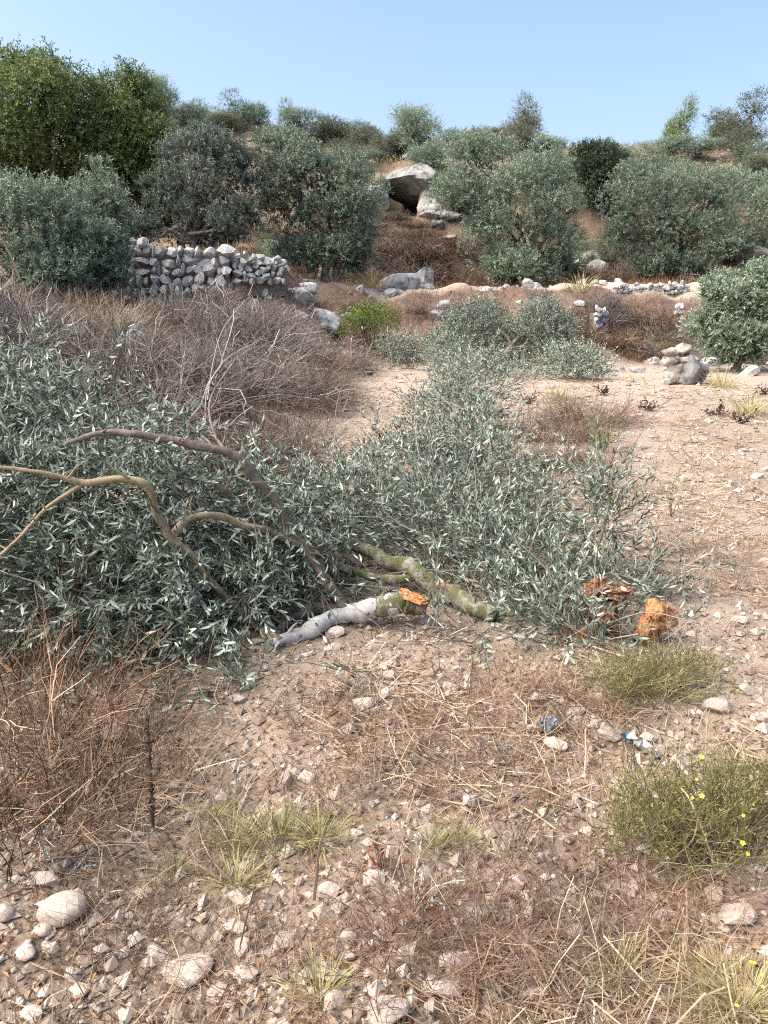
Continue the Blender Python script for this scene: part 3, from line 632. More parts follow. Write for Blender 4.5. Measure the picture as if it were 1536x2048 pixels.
for (px, py, s, sq, lab) in [(690, 745, .95, .85, 'rust-red dry bush at the right end of the brush by the bare field'), (650, 800, .8, .7, 'rusty low bush on the field side of the brush, behind the felled crowns'),
                             (1100, 880, .85, .55, 'low brown dry weed clump right of the central felled crown'), (1180, 850, .8, .6, 'taller brown dry weed beside the green sprout in the field'), (1130, 935, .6, .45, 'flat brown weed patch nearest the upright olive sprig')]:
    c = onground(px, py); put_bush(BR[int(s * 100) % 3], c[0], c[1], s, lab, None, g, sq)

g3 = np.random.default_rng(93)
for k in range(22):
    x = g3.uniform(-2.5, 12); y = g3.uniform(24.4, 26.2); s_ = .03 + .10 * g3.random() ** 2; o = stone(None, (x, y, hz(x, y) + s_ * .2), (s_ * 1.2, s_, s_ * .75), g3, 'rubble_stone')
    tag(o, 'pale stone along the path edge', 'stone', 'stones along the path edge')
# bank grass, hillside grass (nobody could count it)
def blades(mb, x, y, h, w, g, lean=.5):
    n = len(x); B = np.stack([x, y, height(x, y) - .02], 1); D = np.stack([g.normal(size=n) * lean, g.normal(size=n) * lean, np.ones(n)], 1)
    leaves(mb, B, D, rdir(n, g), h, w, np.clip(g.beta(2, 2, n), 0, 1), far=True, bend=.25)
g = np.random.default_rng(23)
mb = MB(); n = 42000; x = g.uniform(-30, 36, n); y = g.uniform(32.5, 66, n); k = noise(x * .3, y * .3, s=41) > -.35; k &= ~((x > -.6) & (x < 2.2) & (y < 42)); x, y = x[k], y[k]
blades(mb, x, y, g.uniform(.2, .55, len(x)), g.uniform(.014, .03, len(x)), g)
tag(obj('hillside_grass', mb.mesh('hillside_grass', M['hillgrass'])), 'dry straw-coloured grass covering the hillside', 'grass', kind='stuff')
mb = MB(); n = 30000; x = g.uniform(-8, 14, n); y = g.uniform(20.5, 31.5, n); k = ((y < 24.6) | (y > 26.6) | (g.random(n) < .15)) & (noise(x * .9, y * .9, s=43) > -.1); x, y = x[k], y[k]
blades(mb, x, y, g.uniform(.12, .42, len(x)), g.uniform(.008, .018, len(x)), g, .6)
n = 16000; x = g.uniform(-9, -.7, n); y = g.uniform(6.5, 20, n); blades(mb, x, y, g.uniform(.15, .5, n), g.uniform(.005, .010, n), g, .6)
tag(obj('bank_grass', mb.mesh('bank_grass', M['bankgrass'])), 'brown dry grass growing over the banks and terrace', 'grass', kind='stuff')

# green shrub on the field edge
def leafy_shrub(name, label, c, w, h, mt, seed, nsh, ll, lw, nleaf=8, stem=M['brownstem'], cat='shrub', updir=.5):
    g = np.random.default_rng(seed); t = thing(name, label, cat, c)
    P, D = crown_points([(0, 0, h * .5, w * .42, w * .42, h * .42), (w * .18, 0, h * .62, w * .28, w * .28, h * .32), (-w * .2, 0, h * .45, w * .26, w * .26, h * .36)], nsh, g, updir=updir, floor=.0)
    st, lv = shoots(P, D, h * .3 * g.uniform(.6, 1.3, len(P)), g, nleaf, ll, lw); mb = MB(); leaves(mb, *lv, far=True); tag(obj('foliage', mb.mesh('foliage', mt), t), kind='stuff')
    mb = MB(); n = 26; B = np.stack([g.normal(size=n) * w * .05, g.normal(size=n) * w * .05, np.full(n, -.03)], 1)
    tubes(mb, wander(B, P[g.integers(len(P), size=n)] - B, h * .9, 6, g, .12), np.linspace(.012, .003, 6)[None] * np.ones((n, 1)) * w, 4, g.random(n)); tag(obj('stems', mb.mesh('stems', stem), t), kind='stuff')
    return t
c = onground(740, 712); leafy_shrub('green_shrub', 'bright yellow-green leafy shrub at the back edge of the field', (c[0], c[1], c[2]), 1.5, 1.25, M['limeleaf'], 31, 420, .075, .04)

# ------------------------------------------------------------------ felled olives
leafvar = []
for k in range(5):
    mb = MB(); leaves(mb, np.zeros((1, 3)), np.array([[1., 0, 0]]), np.array([[0, 0, 1.]]), np.array([1.]), np.array([.21 + .02 * k]), np.array([.15 + .18 * k]), bend=.1 + .05 * k); leafvar.append(mb.mesh('leaf', M['olive_near']))
def single_leaves(t, lv, pick, o):
    B, D, Nn, L, W, r = [a[pick] for a in lv]
    D = nrm(D); S = nrm(np.cross(D, Nn)); Z = np.cross(S, D); S = np.cross(Z, D)
    for i in range(len(B)):
        l = obj('leaf', leafvar[int(min(4, r[i] * 5))], t)
        m = Matrix((D[i] * L[i], S[i] * L[i], Z[i] * L[i])).transposed().to_4x4(); m.translation = Vector(B[i] - o); l.matrix_basis = m
def proj(P):
    q = P - np.array([0, 0, CAM_Z]); f = q[:, 1] * CP - q[:, 2] * SP; u = q[:, 1] * SP + q[:, 2] * CP
    return 768 + FPX * q[:, 0] / f, 1024 - FPX * u / f, f
def bare(p):
    """places the photo shows free of leaves: in front of the sawn limb, the mossy trunk and the stumps"""
    x, y, z = p[:, 0], p[:, 1], p[:, 2]
    k = np.random.default_rng(3).random(len(x)) < .66
    return k & (((x > 1.03) & (x < 1.36) & (y < 3.5) & (y > 2.6) & (z > .05)) | ((x > .84) & (x < 1.12) & (y < 3.5) & (z > .10)) | ((x > -.42) & (x < .24) & (y < 3.52) & (z > .02)) | ((x > .0) & (x < .50) & (y < 3.78) & (z > .06) & (y > 3.2)))
def foliage(t, o, blobs, seed, nper, flow, nleaf=25, ll=.058, lw=.0122, lsh=.34, singles=300, leafm=None, updir=.15, grav=.06, wood=None, bare_twigs=0):
    """blobs (px,py,rx,rz,depth,ry): masses of leafy shoots resting on the ground"""
    g = np.random.default_rng(seed); PB = []; PD = []
    for (px, py, rx, rz, y, ry) in blobs:
        y = min(y, onground(px, py + .55 * rz)[1]); c = at(px, py, y); k = y / FPX; n = int(nper * (rx * k) * (rz * k) / .04)
        d = rdir(n, g); u = g.uniform(.12, 1, (n, 1)) ** .45; P = c + d * u * np.array([rx * k, ry, rz * k]) * .92
        PB.append(P); PD.append(nrm(d * .55 + np.asarray(flow) * .6 + g.normal(size=(n, 3)) * .45 + np.array([0, 0, updir])))
    B = np.concatenate(PB); D = np.concatenate(PD); k = B[:, 2] > height(B[:, 0], B[:, 1]) + .02; B, D = B[k], D[k]
    st, lv = shoots(B, D, lsh * g.uniform(.55, 1.25, len(B)), g, nleaf, ll, lw, grav=grav, curl=.15, flip=.58)
    gz = height(lv[0][:, 0], lv[0][:, 1]); tip = lv[0] + nrm(lv[1]) * lv[3][:, None]
    ok = (lv[0][:, 2] > gz + .006) & (tip[:, 2] > gz + .004) & (lv[0][:, 1] > 1.2) & (g.random(len(gz)) < .93) & ~bare(lv[0]); lv = tuple(a[ok] for a in lv)
    px, py, dp = proj(lv[0]); inside = (px > 0) & (px < 1536) & (py > 0) & (py < 2048)
    score = np.where(inside, lv[3] / dp * g.uniform(.75, 1.0, len(dp)), 0); order = np.argsort(-score); s = order[:singles]; rest = order[singles:]
    if singles: single_leaves(t, lv, s, o)
    mb = MB(); leaves(mb, *(a[rest] if a.ndim == 1 else a[rest] for a in (lv[0] - o, *lv[1:])), far=ll > .07); tag(obj('foliage', mb.mesh('foliage', leafm or M['olive_near']), t), kind='stuff')
    st = st.copy(); st[..., 2] = np.maximum(st[..., 2], height(st[..., 0], st[..., 1]) + .004)
    q = (st - o)[:, ::2]; mb = MB(); tubes(mb, q, np.linspace(.0026, .001, q.shape[1])[None] * np.ones((len(q), 1)), 3, np.clip(g.beta(2, 2, len(q)), 0, 1))
    if bare_twigs:                                              # longer leafless twigs arching out of the mass
        i = g.choice(len(B), bare_twigs); Q = wander(B[i], D[i] + np.array([0, 0, .35]), g.uniform(.3, .8, bare_twigs), 8, g, .2, .07); Q[..., 2] = np.maximum(Q[..., 2], height(Q[..., 0], Q[..., 1]) + .004)
        tubes(mb, Q - o, np.linspace(.0042, .0014, 8)[None] * np.ones((bare_twigs, 1)), 4, g.uniform(.3, 1, bare_twigs))
    if 1: tag(obj('twigs', mb.mesh('twigs', M['greystem']), t), kind='stuff')
def branch(t, o, name, pts, mt, S=9, label=None, lump=.12, seed=0, stubs=5):
    """pts rows (px,py,depth,radius px): the real branch at that distance"""
    q = smooth_path([(*at(a, b, min(y, onground(a, b + r * .7)[1])), r * .84 * y / FPX) for a, b, y, r in pts], 7); mb = MB()
    P = q[:, :3] + .0; rad = q[:, 3] * (1 + lump * noise(np.arange(len(q)) * .3, np.zeros(len(q)) + seed, s=seed))
    ii = np.arange(len(q)) * .23; am = np.clip(np.sin(np.linspace(0, np.pi, len(q))), 0, 1) * q[:, 3] * .55
    for ax in range(3): P[:, ax] += am * noise(ii, np.full(len(q), ax * 7.3), s=seed + 40)
    P[:, 2] = np.maximum(P[:, 2], height(P[:, 0], P[:, 1]) + rad * .55)
    g = np.random.default_rng(seed + 7); P[1:-1] += g.normal(size=(len(P) - 2, 3)) * rad[1:-1, None] * .05
    tubes(mb, P - o, rad, S, 0.0, cap=True)
    v = mb.v[0]; ax = np.repeat(P - o, S, 0); dv = v - ax; lump_ = fbm(v[:, 0] * 22, v[:, 1] * 22, v[:, 2] * 22, o=3, s=seed + 60); mb.v[0] = ax + dv * (1 + .12 * lump_)[:, None]
    for _ in range(stubs):                                       # broken side twigs
        i = int(g.integers(2, len(P) - 2)); dd = rdir(1, g)[0]; dd[2] = abs(dd[2]); tl = g.uniform(.04, .16)
        Q = wander(P[i:i + 1] - o, dd[None], tl, 5, g, .2); tubes(mb, Q, np.linspace(rad[i] * .42, rad[i] * .16, 5)[None], 5)
    b = obj(name, mb.mesh(name, mt, True), t)
    if label: b['label'] = label
    return b, P, rad

base = at(700, 1245, 3.5); base[2] = hz(base[0], base[1])
A = thing('felled_olive_tree', 'felled leafy olive tree lying at left with pale limb sawn off orange', 'felled tree', base)
tr_, P, rad = branch(A, base, 'trunk', [(800, 1206, 3.46, 28), (760, 1212, 3.47, 27), (715, 1224, 3.48, 23), (670, 1236, 3.48, 20), (635, 1256, 3.46, 21), (600, 1268, 3.46, 18), (545, 1285, 3.44, 11)], M['bark_white'], 14, seed=1)
tm, P2, rad2 = branch(A, base, 'cut_limb', [(852, 1217, 3.44, 12), (838, 1213, 3.44, 20), (815, 1208, 3.45, 26), (790, 1207, 3.46, 29), (748, 1216, 3.47, 27)], M['bark_moss'], 14, 'mossy green-grey bark at the sawn end', seed=2)
# splintered orange face on the sawn end
d = nrm((P2[0] - P2[4])[None])[0]; c0 = P2[0]; r0 = rad2[0]
def cut_face(t, o, c, d, r, seed, up=.5):
    g = np.random.default_rng(seed); u = nrm(np.cross(d, [0, 0, 1.])[None])[0]; w = np.cross(u, d); w = w if w[2] > 0 else -w
    mb = MB(); nr, na = 7, 20; vs_ = []
    for i in range(nr + 1):
        for j in range(na):
            a = 2 * np.pi * j / na; rr = r * .98 * i / nr; p = c + (np.cos(a) * u + np.sin(a) * w) * rr
            p = p + d * (.004 + (.5 * np.sin(a) * -up - .0) * rr * 1.6 + g.uniform(-.10, .16) * r * (i < nr)); vs_.append(p)
    f = [(i * na + j, (i + 1) * na + j, (i + 1) * na + (j + 1) % na, i * na + (j + 1) % na) for i in range(nr) for j in range(na)]
    mb.add(np.array(vs_) - o, None, f); return obj('cut_face', mb.mesh('cut_face', M['cut']), t)
def slant_cut(t, o, a0, a1, w, seed):
    """a long torn wedge of exposed wood along the top of a limb"""
    g = np.random.default_rng(seed); ax = a1 - a0; L = np.linalg.norm(ax); ax = ax / L; s = nrm(np.cross(ax, [0, 0, 1.])[None])[0]; n = np.cross(s, ax)
    mb = MB(); nu, nv = 14, 9; vs_ = []
    for i in range(nu):
        for j in range(nv):
            u = i / (nu - 1); v = j / (nv - 1) * 2 - 1; ww = w * (np.sin(np.pi * min(1, .12 + u * .9)) ** .5)
            vs_.append(a0 + ax * (u * L + g.uniform(-.01, .01) * (0 < i < nu - 1)) + s * v * ww + n * (.35 * w * (1 - v * v) + g.uniform(-.12, .12) * w))
    f = [(i * nv + j, i * nv + j + 1, (i + 1) * nv + j + 1, (i + 1) * nv + j) for i in range(nu - 1) for j in range(nv - 1)]
    mb.add(np.array(vs_) - o, None, f); return obj('torn_wood', mb.mesh('torn_wood', M['cut']), t)
slant_cut(tm, base, at(799, 1183, 3.41), at(856, 1209, 3.38), .052, 4)
D_ = 3.5
branch(A, base, 'branch', [(690, 1216, 3.5, 15), (655, 1165, 3.58, 14), (612, 1100, 3.66, 13), (575, 1045, 3.66, 13), (535, 985, 3.62, 12), (478, 922, 3.55, 12), (415, 895, 3.5, 11), (340, 880, 3.45, 10), (270, 868, 3.4, 9), (200, 866, 3.36, 8), (130, 888, 3.3, 5)], M['bark_dark'], 9, seed=3)
branch(A, base, 'branch', [(560, 1282, 3.43, 12), (500, 1240, 3.35, 10), (425, 1165, 3.25, 10), (385, 1112, 3.2, 10), (338, 1080, 3.18, 12), (312, 1022, 3.15, 10), (297, 976, 3.12, 10), (245, 958, 3.08, 10), (170, 966, 3.05, 8), (80, 945, 3.0, 6), (-40, 930, 2.95, 4)], M['bark_ochre'], 9, seed=4)
branch(A, base, 'branch', [(338, 1080, 3.18, 10), (372, 1042, 3.25, 9), (415, 1030, 3.32, 9), (480, 1046, 3.42, 10), (530, 1062, 3.52, 10), (600, 1090, 3.65, 9), (680, 1115, 3.8, 10)], M['bark_ochre'], 9, seed=5)
branch(A, base, 'branch', [(336, 1080, 3.18, 7), (310, 1122, 3.16, 6), (275, 1150, 3.12, 3)], M['bark_ochre'], 7, seed=6)
branch(A, base, 'branch', [(170, 966, 3.05, 6), (100, 1012, 2.98, 5), (40, 1075, 2.9, 4.5), (-20, 1130, 2.85, 4)], M['bark_ochre'], 7, seed=7)
branch(A, base, 'branch', [(425, 965, 3.5, 8), (465, 995, 3.55, 9), (505, 1045, 3.58, 9), (560, 1078, 3.65, 9), (640, 1105, 3.8, 10)], M['bark_dark'], 8, seed=8)
branch(A, base, 'branch', [(470, 920, 3.6, 5), (430, 870, 3.8, 4), (420, 800, 4.0, 3), (470, 720, 4.2, 2)], M['bark_dark'], 6, seed=9)
branch(A, base, 'branch', [(545, 1283, 3.44, 10), (580, 1235, 3.5, 14), (640, 1218, 3.52, 16), (690, 1222, 3.52, 12)], M['bark_dark'], 8, seed=10)
foliage(A, base, [(40, 785, 115, 70, 4.2, .5), (-90, 760, 110, 85, 4.5, .6), (105, 885, 140, 85, 3.9, .6), (60, 1010, 200, 160, 3.5, .5), (245, 1005, 165, 115, 3.65, .5), (190, 1170, 200, 130, 3.25, .4),
                  (390, 1060, 170, 140, 3.7, .5), (400, 1200, 170, 110, 3.3, .35), (560, 1100, 150, 140, 3.85, .45), (590, 1010, 135, 75, 4.3, .5), (350, 865, 65, 30, 4.0, .3), (-150, 950, 200, 220, 3.7, .6),
                  (370, 1300, 130, 45, 2.95, .2), (460, 1385, 70, 35, 2.72, .12), (700, 1340, 40, 25, 2.85, .08), (600, 1180, 110, 60, 3.6, .2), (60, 695, 45, 22, 4.4, .2), (170, 745, 40, 30, 4.2, .2)],
        1, 84, (-.7, -.25, .0), bare_twigs=200, updir=.0)

base2 = at(940, 1210, 3.75); base2[2] = hz(base2[0], base2[1])
Bt = thing('felled_olive_tree', 'felled silvery olive tree in the centre with moss-covered trunk pointing right', 'felled tree', base2)
_, P3, r3 = branch(Bt, base2, 'trunk', [(992, 1232, 3.62, 20), (945, 1212, 3.68, 24), (895, 1184, 3.74, 25), (850, 1152, 3.8, 24), (800, 1130, 3.88, 20), (740, 1105, 4.0, 18), (680, 1080, 4.15, 14)], M['bark_moss'], 12, seed=11)
slant_cut(Bt, base2, at(880, 1165, 3.68), at(935, 1212, 3.62), .022, 5)
branch(Bt, base2, 'branch', [(1010, 1050, 4.9, 12), (960, 1015, 5.0, 11), (915, 985, 5.1, 9), (870, 930, 5.4, 7), (850, 860, 5.8, 5)], M['bark_dark'], 8, seed=12)
branch(Bt, base2, 'branch', [(850, 1150, 3.85, 13), (780, 1160, 3.8, 13), (700, 1140, 3.9, 12), (630, 1105, 4.0, 10)], M['bark_moss'], 8, seed=13)
branch(Bt, base2, 'branch', [(1050, 1160, 4.2, 11), (1048, 1080, 4.5, 10), (1000, 1000, 5.0, 8), (990, 930, 5.5, 6)], M['bark_dark'], 8, seed=14)
branch(Bt, base2, 'branch', [(1120, 1200, 3.9, 6), (1180, 1120, 4.0, 5), (1210, 1040, 4.05, 4), (1225, 960, 4.1, 3)], M['bark_moss'], 7, seed=15)
foliage(Bt, base2, [(915, 850, 95, 75, 6.6, .6), (950, 770, 80, 40, 7.6, .7), (820, 945, 110, 70, 5.6, .6), (950, 950, 110, 95, 5.6, .6), (730, 1025, 120, 75, 4.8, .5), (880, 1060, 150, 110, 4.7, .5), (690, 990, 75, 45, 4.9, .4),
                    (1000, 1120, 120, 90, 4.4, .4), (980, 1240, 130, 45, 3.75, .22), (1110, 1240, 110, 55, 3.7, .25), (1205, 1050, 45, 95, 4.15, .15), (1190, 960, 45, 20, 4.15, .1), (1240, 1180, 90, 55, 4.0, .3), (1340, 1150, 40, 25, 3.9, .12),
                    (1150, 1290, 90, 35, 3.4, .15), (1310, 1290, 50, 25, 3.25, .1), (1385, 1225, 20, 15, 3.4, .05), (1165, 1262, 70, 26, 3.35, .1), (1255, 1275, 55, 24, 3.25, .08), (1100, 1170, 90, 60, 4.1, .3), (850, 1260, 70, 28, 3.6, .15), (1080, 1010, 50, 70, 5.0, .3)],
        2, 98, (-.25, .55, .0), bare_twigs=170, ll=.053, lw=.0112)

# broken stumps: torn chunks of wood on short ragged columns
def chunk(name, t, o, c, rad, seed, mt, rot=(0, 0, 0), amp=.3, stretch=(1, 1, 1), sub=4):
    g = np.random.default_rng(seed); v, f = ico(sub); v = v.copy()
    for _ in range(8):
        n = rdir(1, g)[0]; d_ = g.uniform(.62, .92); q = v @ n; v = v - np.where(q > d_, q - d_, 0)[:, None] * n
    s_ = np.array(stretch); q = v * 2.2 * s_ + g.uniform(0, 50, 3)
    v = v * (1 + amp * (fbm(q[:, 0], q[:, 1], q[:, 2], o=3, s=seed) - .5 * np.abs(noise(q[:, 0] * 3, q[:, 1] * 3, q[:, 2] * 3, s=seed + 5))))[:, None]
    mb = MB(); mb.add(v * np.array(rad), f, None, 0.0); o_ = obj(name, mb.mesh(name, mt), t, c - o); o_.rotation_euler = rot; return o_
def column(name, t, o, pts, mt, seed, amp=.3):
    """ragged column through (px,py,depth,radius px)"""
    q = smooth_path([(*at(a, b, y), r * y / FPX) for a, b, y, r in pts], 6); g = np.random.default_rng(seed); mb = MB(); S = 22; V = []
    for i, (x, y, z, r) in enumerate(q):
        a = np.arange(S) / S * 2 * np.pi; rr = r * (1 + amp * noise(np.cos(a) * 3.2, np.sin(a) * 3.2, np.full(S, i * .12), s=seed) + .06 * g.uniform(-1, 1, S)); V += list(np.stack([x + np.cos(a) * rr, y + np.sin(a) * rr, np.full(S, z)], 1))
    f = [(i * S + j, i * S + (j + 1) % S, (i + 1) * S + (j + 1) % S, (i + 1) * S + j) for i in range(len(q) - 1) for j in range(S)]
    mb.add(np.array(V) - o, None, f); return obj(name, mb.mesh(name, mt), t)
def splinters(t, o, c, r, n, seed, mt):
    g = np.random.default_rng(seed)
    for _ in range(n):
        d_ = rdir(1, g)[0]; d_[2] = abs(d_[2]) * .7; mb = MB(); p0 = c + d_ * r * .8; q = np.array([p0, p0 + d_ * g.uniform(.012, .035)]) - o
        tubes(mb, q, np.array([.007, .0015]), 4); obj('splinter', mb.mesh('splinter', mt), t)
def stump_base(px, py, y): c = at(px, py, y); c[2] = hz(c[0], c[1]); return c
b_ = stump_base(1298, 1282, 3.3); t = thing('broken_stump', 'rounded orange torn stump at the right end of the felled branches', 'stump', b_)
column('stump_body', t, b_, [(1290, 1300, 3.28, 24), (1292, 1278, 3.28, 21), (1302, 1252, 3.28, 24), (1312, 1232, 3.29, 26)], M['stump'], 51)
chunk('torn_top', t, b_, at(1318, 1228, 3.27), np.array([44, 38, 33]) * 3.3 / FPX, 52, M['stump'], (0, R(12), 0), .24)
splinters(t, b_, at(1318, 1225, 3.27), .06, 7, 53, M['stump'])
b_ = stump_base(1205, 1262, 3.42); t = thing('broken_stump', 'splintered red-orange stump among the leaves left of the rounded one', 'stump', b_)
column('stump_body', t, b_, [(1205, 1275, 3.4, 26), (1203, 1250, 3.4, 30), (1200, 1220, 3.4, 32), (1196, 1196, 3.4, 34)], M['stump_red'], 54, .45)
chunk('torn_top', t, b_, at(1196, 1182, 3.4), np.array([31, 29, 20]) * 3.4 / FPX, 55, M['stump_red'], (0, R(4), 0), .5, (.6, 2, 2))
chunk('torn_slab', t, b_, at(1234, 1184, 3.36), np.array([32, 24, 18]) * 3.4 / FPX, 56, M['stump_red'], (0, R(6), R(8)), .35, (.5, 2, 2))
splinters(t, b_, at(1205, 1172, 3.4), .055, 12, 57, M['stump_red'])
b_ = stump_base(1165, 1285, 3.28); t = thing('broken_stump', 'small orange stub of wood low in the leaves between trunk and stumps', 'stump', b_)
chunk('stub', t, b_, b_ + np.array([0, 0, .03]), (.036, .03, .042), 58, M['stump'], (0, .2, 0), .3)

# ------------------------------------------------------------------ felled crowns in the middle distance
def mid_felled(label, base_px, blobs, y, seed, wood=None):
    b = at(base_px[0], base_px[1], y); b[2] = hz(b[0], b[1]); t = thing('felled_olive_tree', label, 'felled tree', b)
    foliage(t, b, [(a, c_, rx, rz, y + dy, rx * y / FPX * .8) for a, c_, rx, rz, dy in blobs], seed, 42, (0, 0, .3), nleaf=14, ll=.085, lw=.021, lsh=.42, singles=0, updir=.35)
    for q in wood or []: branch(t, b, 'branch', q, M['bark'], 8, seed=seed, stubs=1)
    return t
mid_felled('felled olive crown left of the broken pale trunk in midfield', (960, 722), [(960, 660, 70, 45, .4), (920, 680, 55, 35, 0), (985, 690, 45, 30, .2), (955, 630, 35, 22, .5)], 19.5, 61, [[(975, 720, 19.6, 5), (960, 690, 19.7, 4), (950, 650, 19.8, 2)]])
mid_felled('felled olive crown with broken pale trunk torn reddish at its end', (1025, 722), [(1085, 660, 60, 50, .3), (1060, 690, 50, 35, 0), (1120, 680, 35, 40, .2), (1085, 625, 35, 18, .4)], 19.3, 62, [[(1006, 716, 18.9, 8), (1022, 694, 19.0, 6), (1036, 676, 19.2, 4), (1060, 668, 19.4, 3), (1090, 655, 19.5, 2)], [(1024, 692, 19.0, 4), (1012, 672, 19.2, 3), (990, 660, 19.5, 2), (965, 655, 19.6, 1.5)]])
mid_felled('low felled olive crown right of the broken pale trunk', (1150, 775), [(1150, 740, 60, 30, 0), (1110, 735, 40, 25, .2), (1185, 735, 30, 30, .1), (1150, 715, 30, 15, .2)], 16.2, 63)
mid_felled('small felled olive branch at the left end of the midfield crowns', (800, 732), [(795, 705, 40, 26, 0), (825, 715, 30, 18, .1)], 18.5, 64)
mid_felled('pale green felled olive branch between the small branch and the crowns', (885, 728), [(885, 700, 38, 28, 0), (915, 712, 30, 18, .2)], 18.0, 65)
mid_felled('felled olive boughs spread over the field in front of the midfield crowns', (960, 760), [(960, 735, 70, 20, 0), (900, 745, 50, 18, .2), (1020, 740, 45, 18, .2)], 16.8, 66)
c = onground(1008, 728); v, f = rock_verts(570, 3, 6, .35, (.38, .3, .22)); mb = MB(); mb.add(v, f, None, 0.0); tag(obj('broken_stump', mb.mesh('broken_stump', M['stump_red']), None, c), 'low reddish torn stump under the broken pale trunk in midfield', 'stump')

# ------------------------------------------------------------------ the near ground: stones, gravel, straw, weeds
fm = []
for k in range(16):
    v, f = rock_verts(700 + k, 3, 16, .06, (1, .82, .66), .52); v = v * 1.12; mb = MB(); mb.add(v, f, None, 0.0); fm.append(mb.mesh('stone', M['field_stone']))
fs = []
for k in range(6):
    v, f = rock_verts(730 + k, 3, 5, .05, (1, .8, .62), .8); mb = MB(); mb.add(v, f, None, 0.0); fs.append(mb.mesh('stone', M['field_stone'], True))
def field_stone(px, py, w, label, seed, smooth=False, h=1.0, mt=None, tilt=0):
    c = onground(px, py); s = w * c[1] / FPX / 2 / math.cos(math.atan2(1.4, c[1])); g = np.random.default_rng(seed)
    o = obj('field_stone', (fs[seed % 6] if smooth else fm[seed % 16]), None, (c[0], c[1], c[2] + s * .28 * h)); o.location.z += s * .04 * h; o.scale = (s, s, s * h); o.rotation_euler = (g.uniform(-.2, .2) + tilt, g.uniform(-.2, .2), g.uniform(-.5, .5))
    return tag(o, label, 'stone')
for i, (px, py, w, lab, sm_, h) in enumerate([
        (126, 1832, 92, 'large smooth oval stone at lower left', True, .95), (86, 1868, 36, 'small round stone just below the large oval stone', True, .9), (52, 1912, 40, 'brownish stone at the left edge below the large oval stone', True, .8),
        (660, 1796, 44, 'rounded pale stone right of the grass tufts', False, 1.2), (940, 1612, 42, 'angular cream stone alone in the centre foreground', False, 1.2), (76, 1468, 62, 'white craggy stone in the red-brown weeds at left', False, 1.0),
        (295, 1408, 28, 'upright pointed stone in front of the leafy felled crown', False, 2.0), (228, 1470, 54, 'flat pale stone left of the dark dry stalk', False, .8), (572, 1572, 40, 'pointed cream stone beside a rounded one in the foreground', False, 1.5),
        (612, 1560, 40, 'rounded cream stone right of the pointed one', False, 1.0), (346, 1578, 32, 'tan blocky stone right of the dark dry stalk', False, 1.0), (340, 1538, 30, 'grey-brown stone behind the tan blocky stone', False, 1.0),
        (780, 1358, 30, 'white rounded stone below the pale sawn limb', False, 1.3), (768, 1396, 26, 'orange-tan upright stone below the white rounded stone', False, 1.8), (724, 1416, 50, 'grey-white craggy stone left of the orange-tan stone', False, .9),
        (905, 1380, 44, 'flat pale stone right of the white rounded stone', False, .6), (1074, 1400, 36, 'pale angular stone under the right half of the felled branches', False, .9), (1068, 1462, 34, 'cream stone lying beside the grey plastic scrap', False, .8),
        (1108, 1502, 50, 'tan stone below the grey plastic scrap', False, .9), (1220, 1480, 50, 'flat tan stone left of the crumpled plastic wrapper', False, .8), (835, 1590, 24, 'small white stone left of the angular cream stone', False, 1.0),
        (1085, 1632, 26, 'small white stone right of the curved brown stem', False, 1.0), (1080, 1722, 22, 'small egg-shaped white stone below the curved brown stem', True, 1.5), (858, 1672, 48, 'whitish stone under the pale green weed', False, 1.0),
        (1428, 1800, 48, 'tan stone below the yellow-flowered bush', False, .9), (1468, 1838, 70, 'broad tan stone near the lower right edge', False, .8), (1145, 1868, 40, 'pale stone in the lower right straw', False, .9),
        (1198, 1848, 30, 'small pale stone right of the pale straw stone', False, .9), (150, 1960, 44, 'pale stone in the lower left corner area', False, 1.0), (158, 1990, 40, 'tan stone under the pale corner stone', False, 1.0),
        (370, 1945, 100, 'large dusty half-buried stone at bottom left of centre', False, .5), (490, 1960, 56, 'dusty stone right of the large half-buried one', False, .8), (770, 2035, 80, 'white stone cut by the bottom edge', False, .9),
        (885, 1985, 70, 'dusty grey-tan stone at the bottom centre', False, .8), (8, 1835, 40, 'tan stone cut by the left edge', True, 1.2), (65, 2040, 40, 'whitish stone in the bottom left corner', False, .9),
        (530, 1815, 26, 'small cream stone left of the rounded pale stone', False, 1.1), (745, 1765, 50, 'long flat stone right of the rounded pale stone', False, .7), (700, 1880, 36, 'cream stone below the long flat stone', False, 1.0),
        (480, 1860, 30, 'small white stone at the foot of the thin dark twig', False, .9), (485, 1900, 44, 'white chip of stone below the thin dark twig', False, .9), (1310, 2010, 40, 'tan stone near the bottom beside the yellowed grass cushion', False, .8),
        (440, 1605, 30, 'grey stone behind the yellow-green grass tufts', False, 1.3), (400, 1390, 40, 'flat cream stone at the foot of the felled crown', False, .7), (1435, 1420, 60, 'brown stone right of the low green bush', False, .9),
        (670, 1272, 40, 'brownish stone under the pale felled limb', False, 1.0), (1480, 1245, 30, 'pale stone right of the rounded stump', False, .9), (1300, 1480, 36, 'tan clod beside the crumpled wrapper', False, .7)]):
    field_stone(px, py, w, lab, 800 + i, sm_, h)
g = np.random.default_rng(29)
for k in range(235):
    y = 1.35 * (11 / 1.35) ** g.random() ; x = g.uniform(-.56, .60) * (y + .35)
    if y > 6 and x < -.4: x = abs(x) + .8
    s = (.011 + .03 * g.random() ** 2) * (1 if y < 4 else 1.6); o = obj('field_stone', fm[int(g.integers(16))], None, (x, y, hz(x, y) + s * .1)); o.scale = (s * 1.15, s, s * .9); o.rotation_euler = (g.uniform(-.4, .4), g.uniform(-.4, .4), g.uniform(0, 6))
    tag(o, 'small pale stone on dry soil', 'stone', 'small stones scattered on the soil')
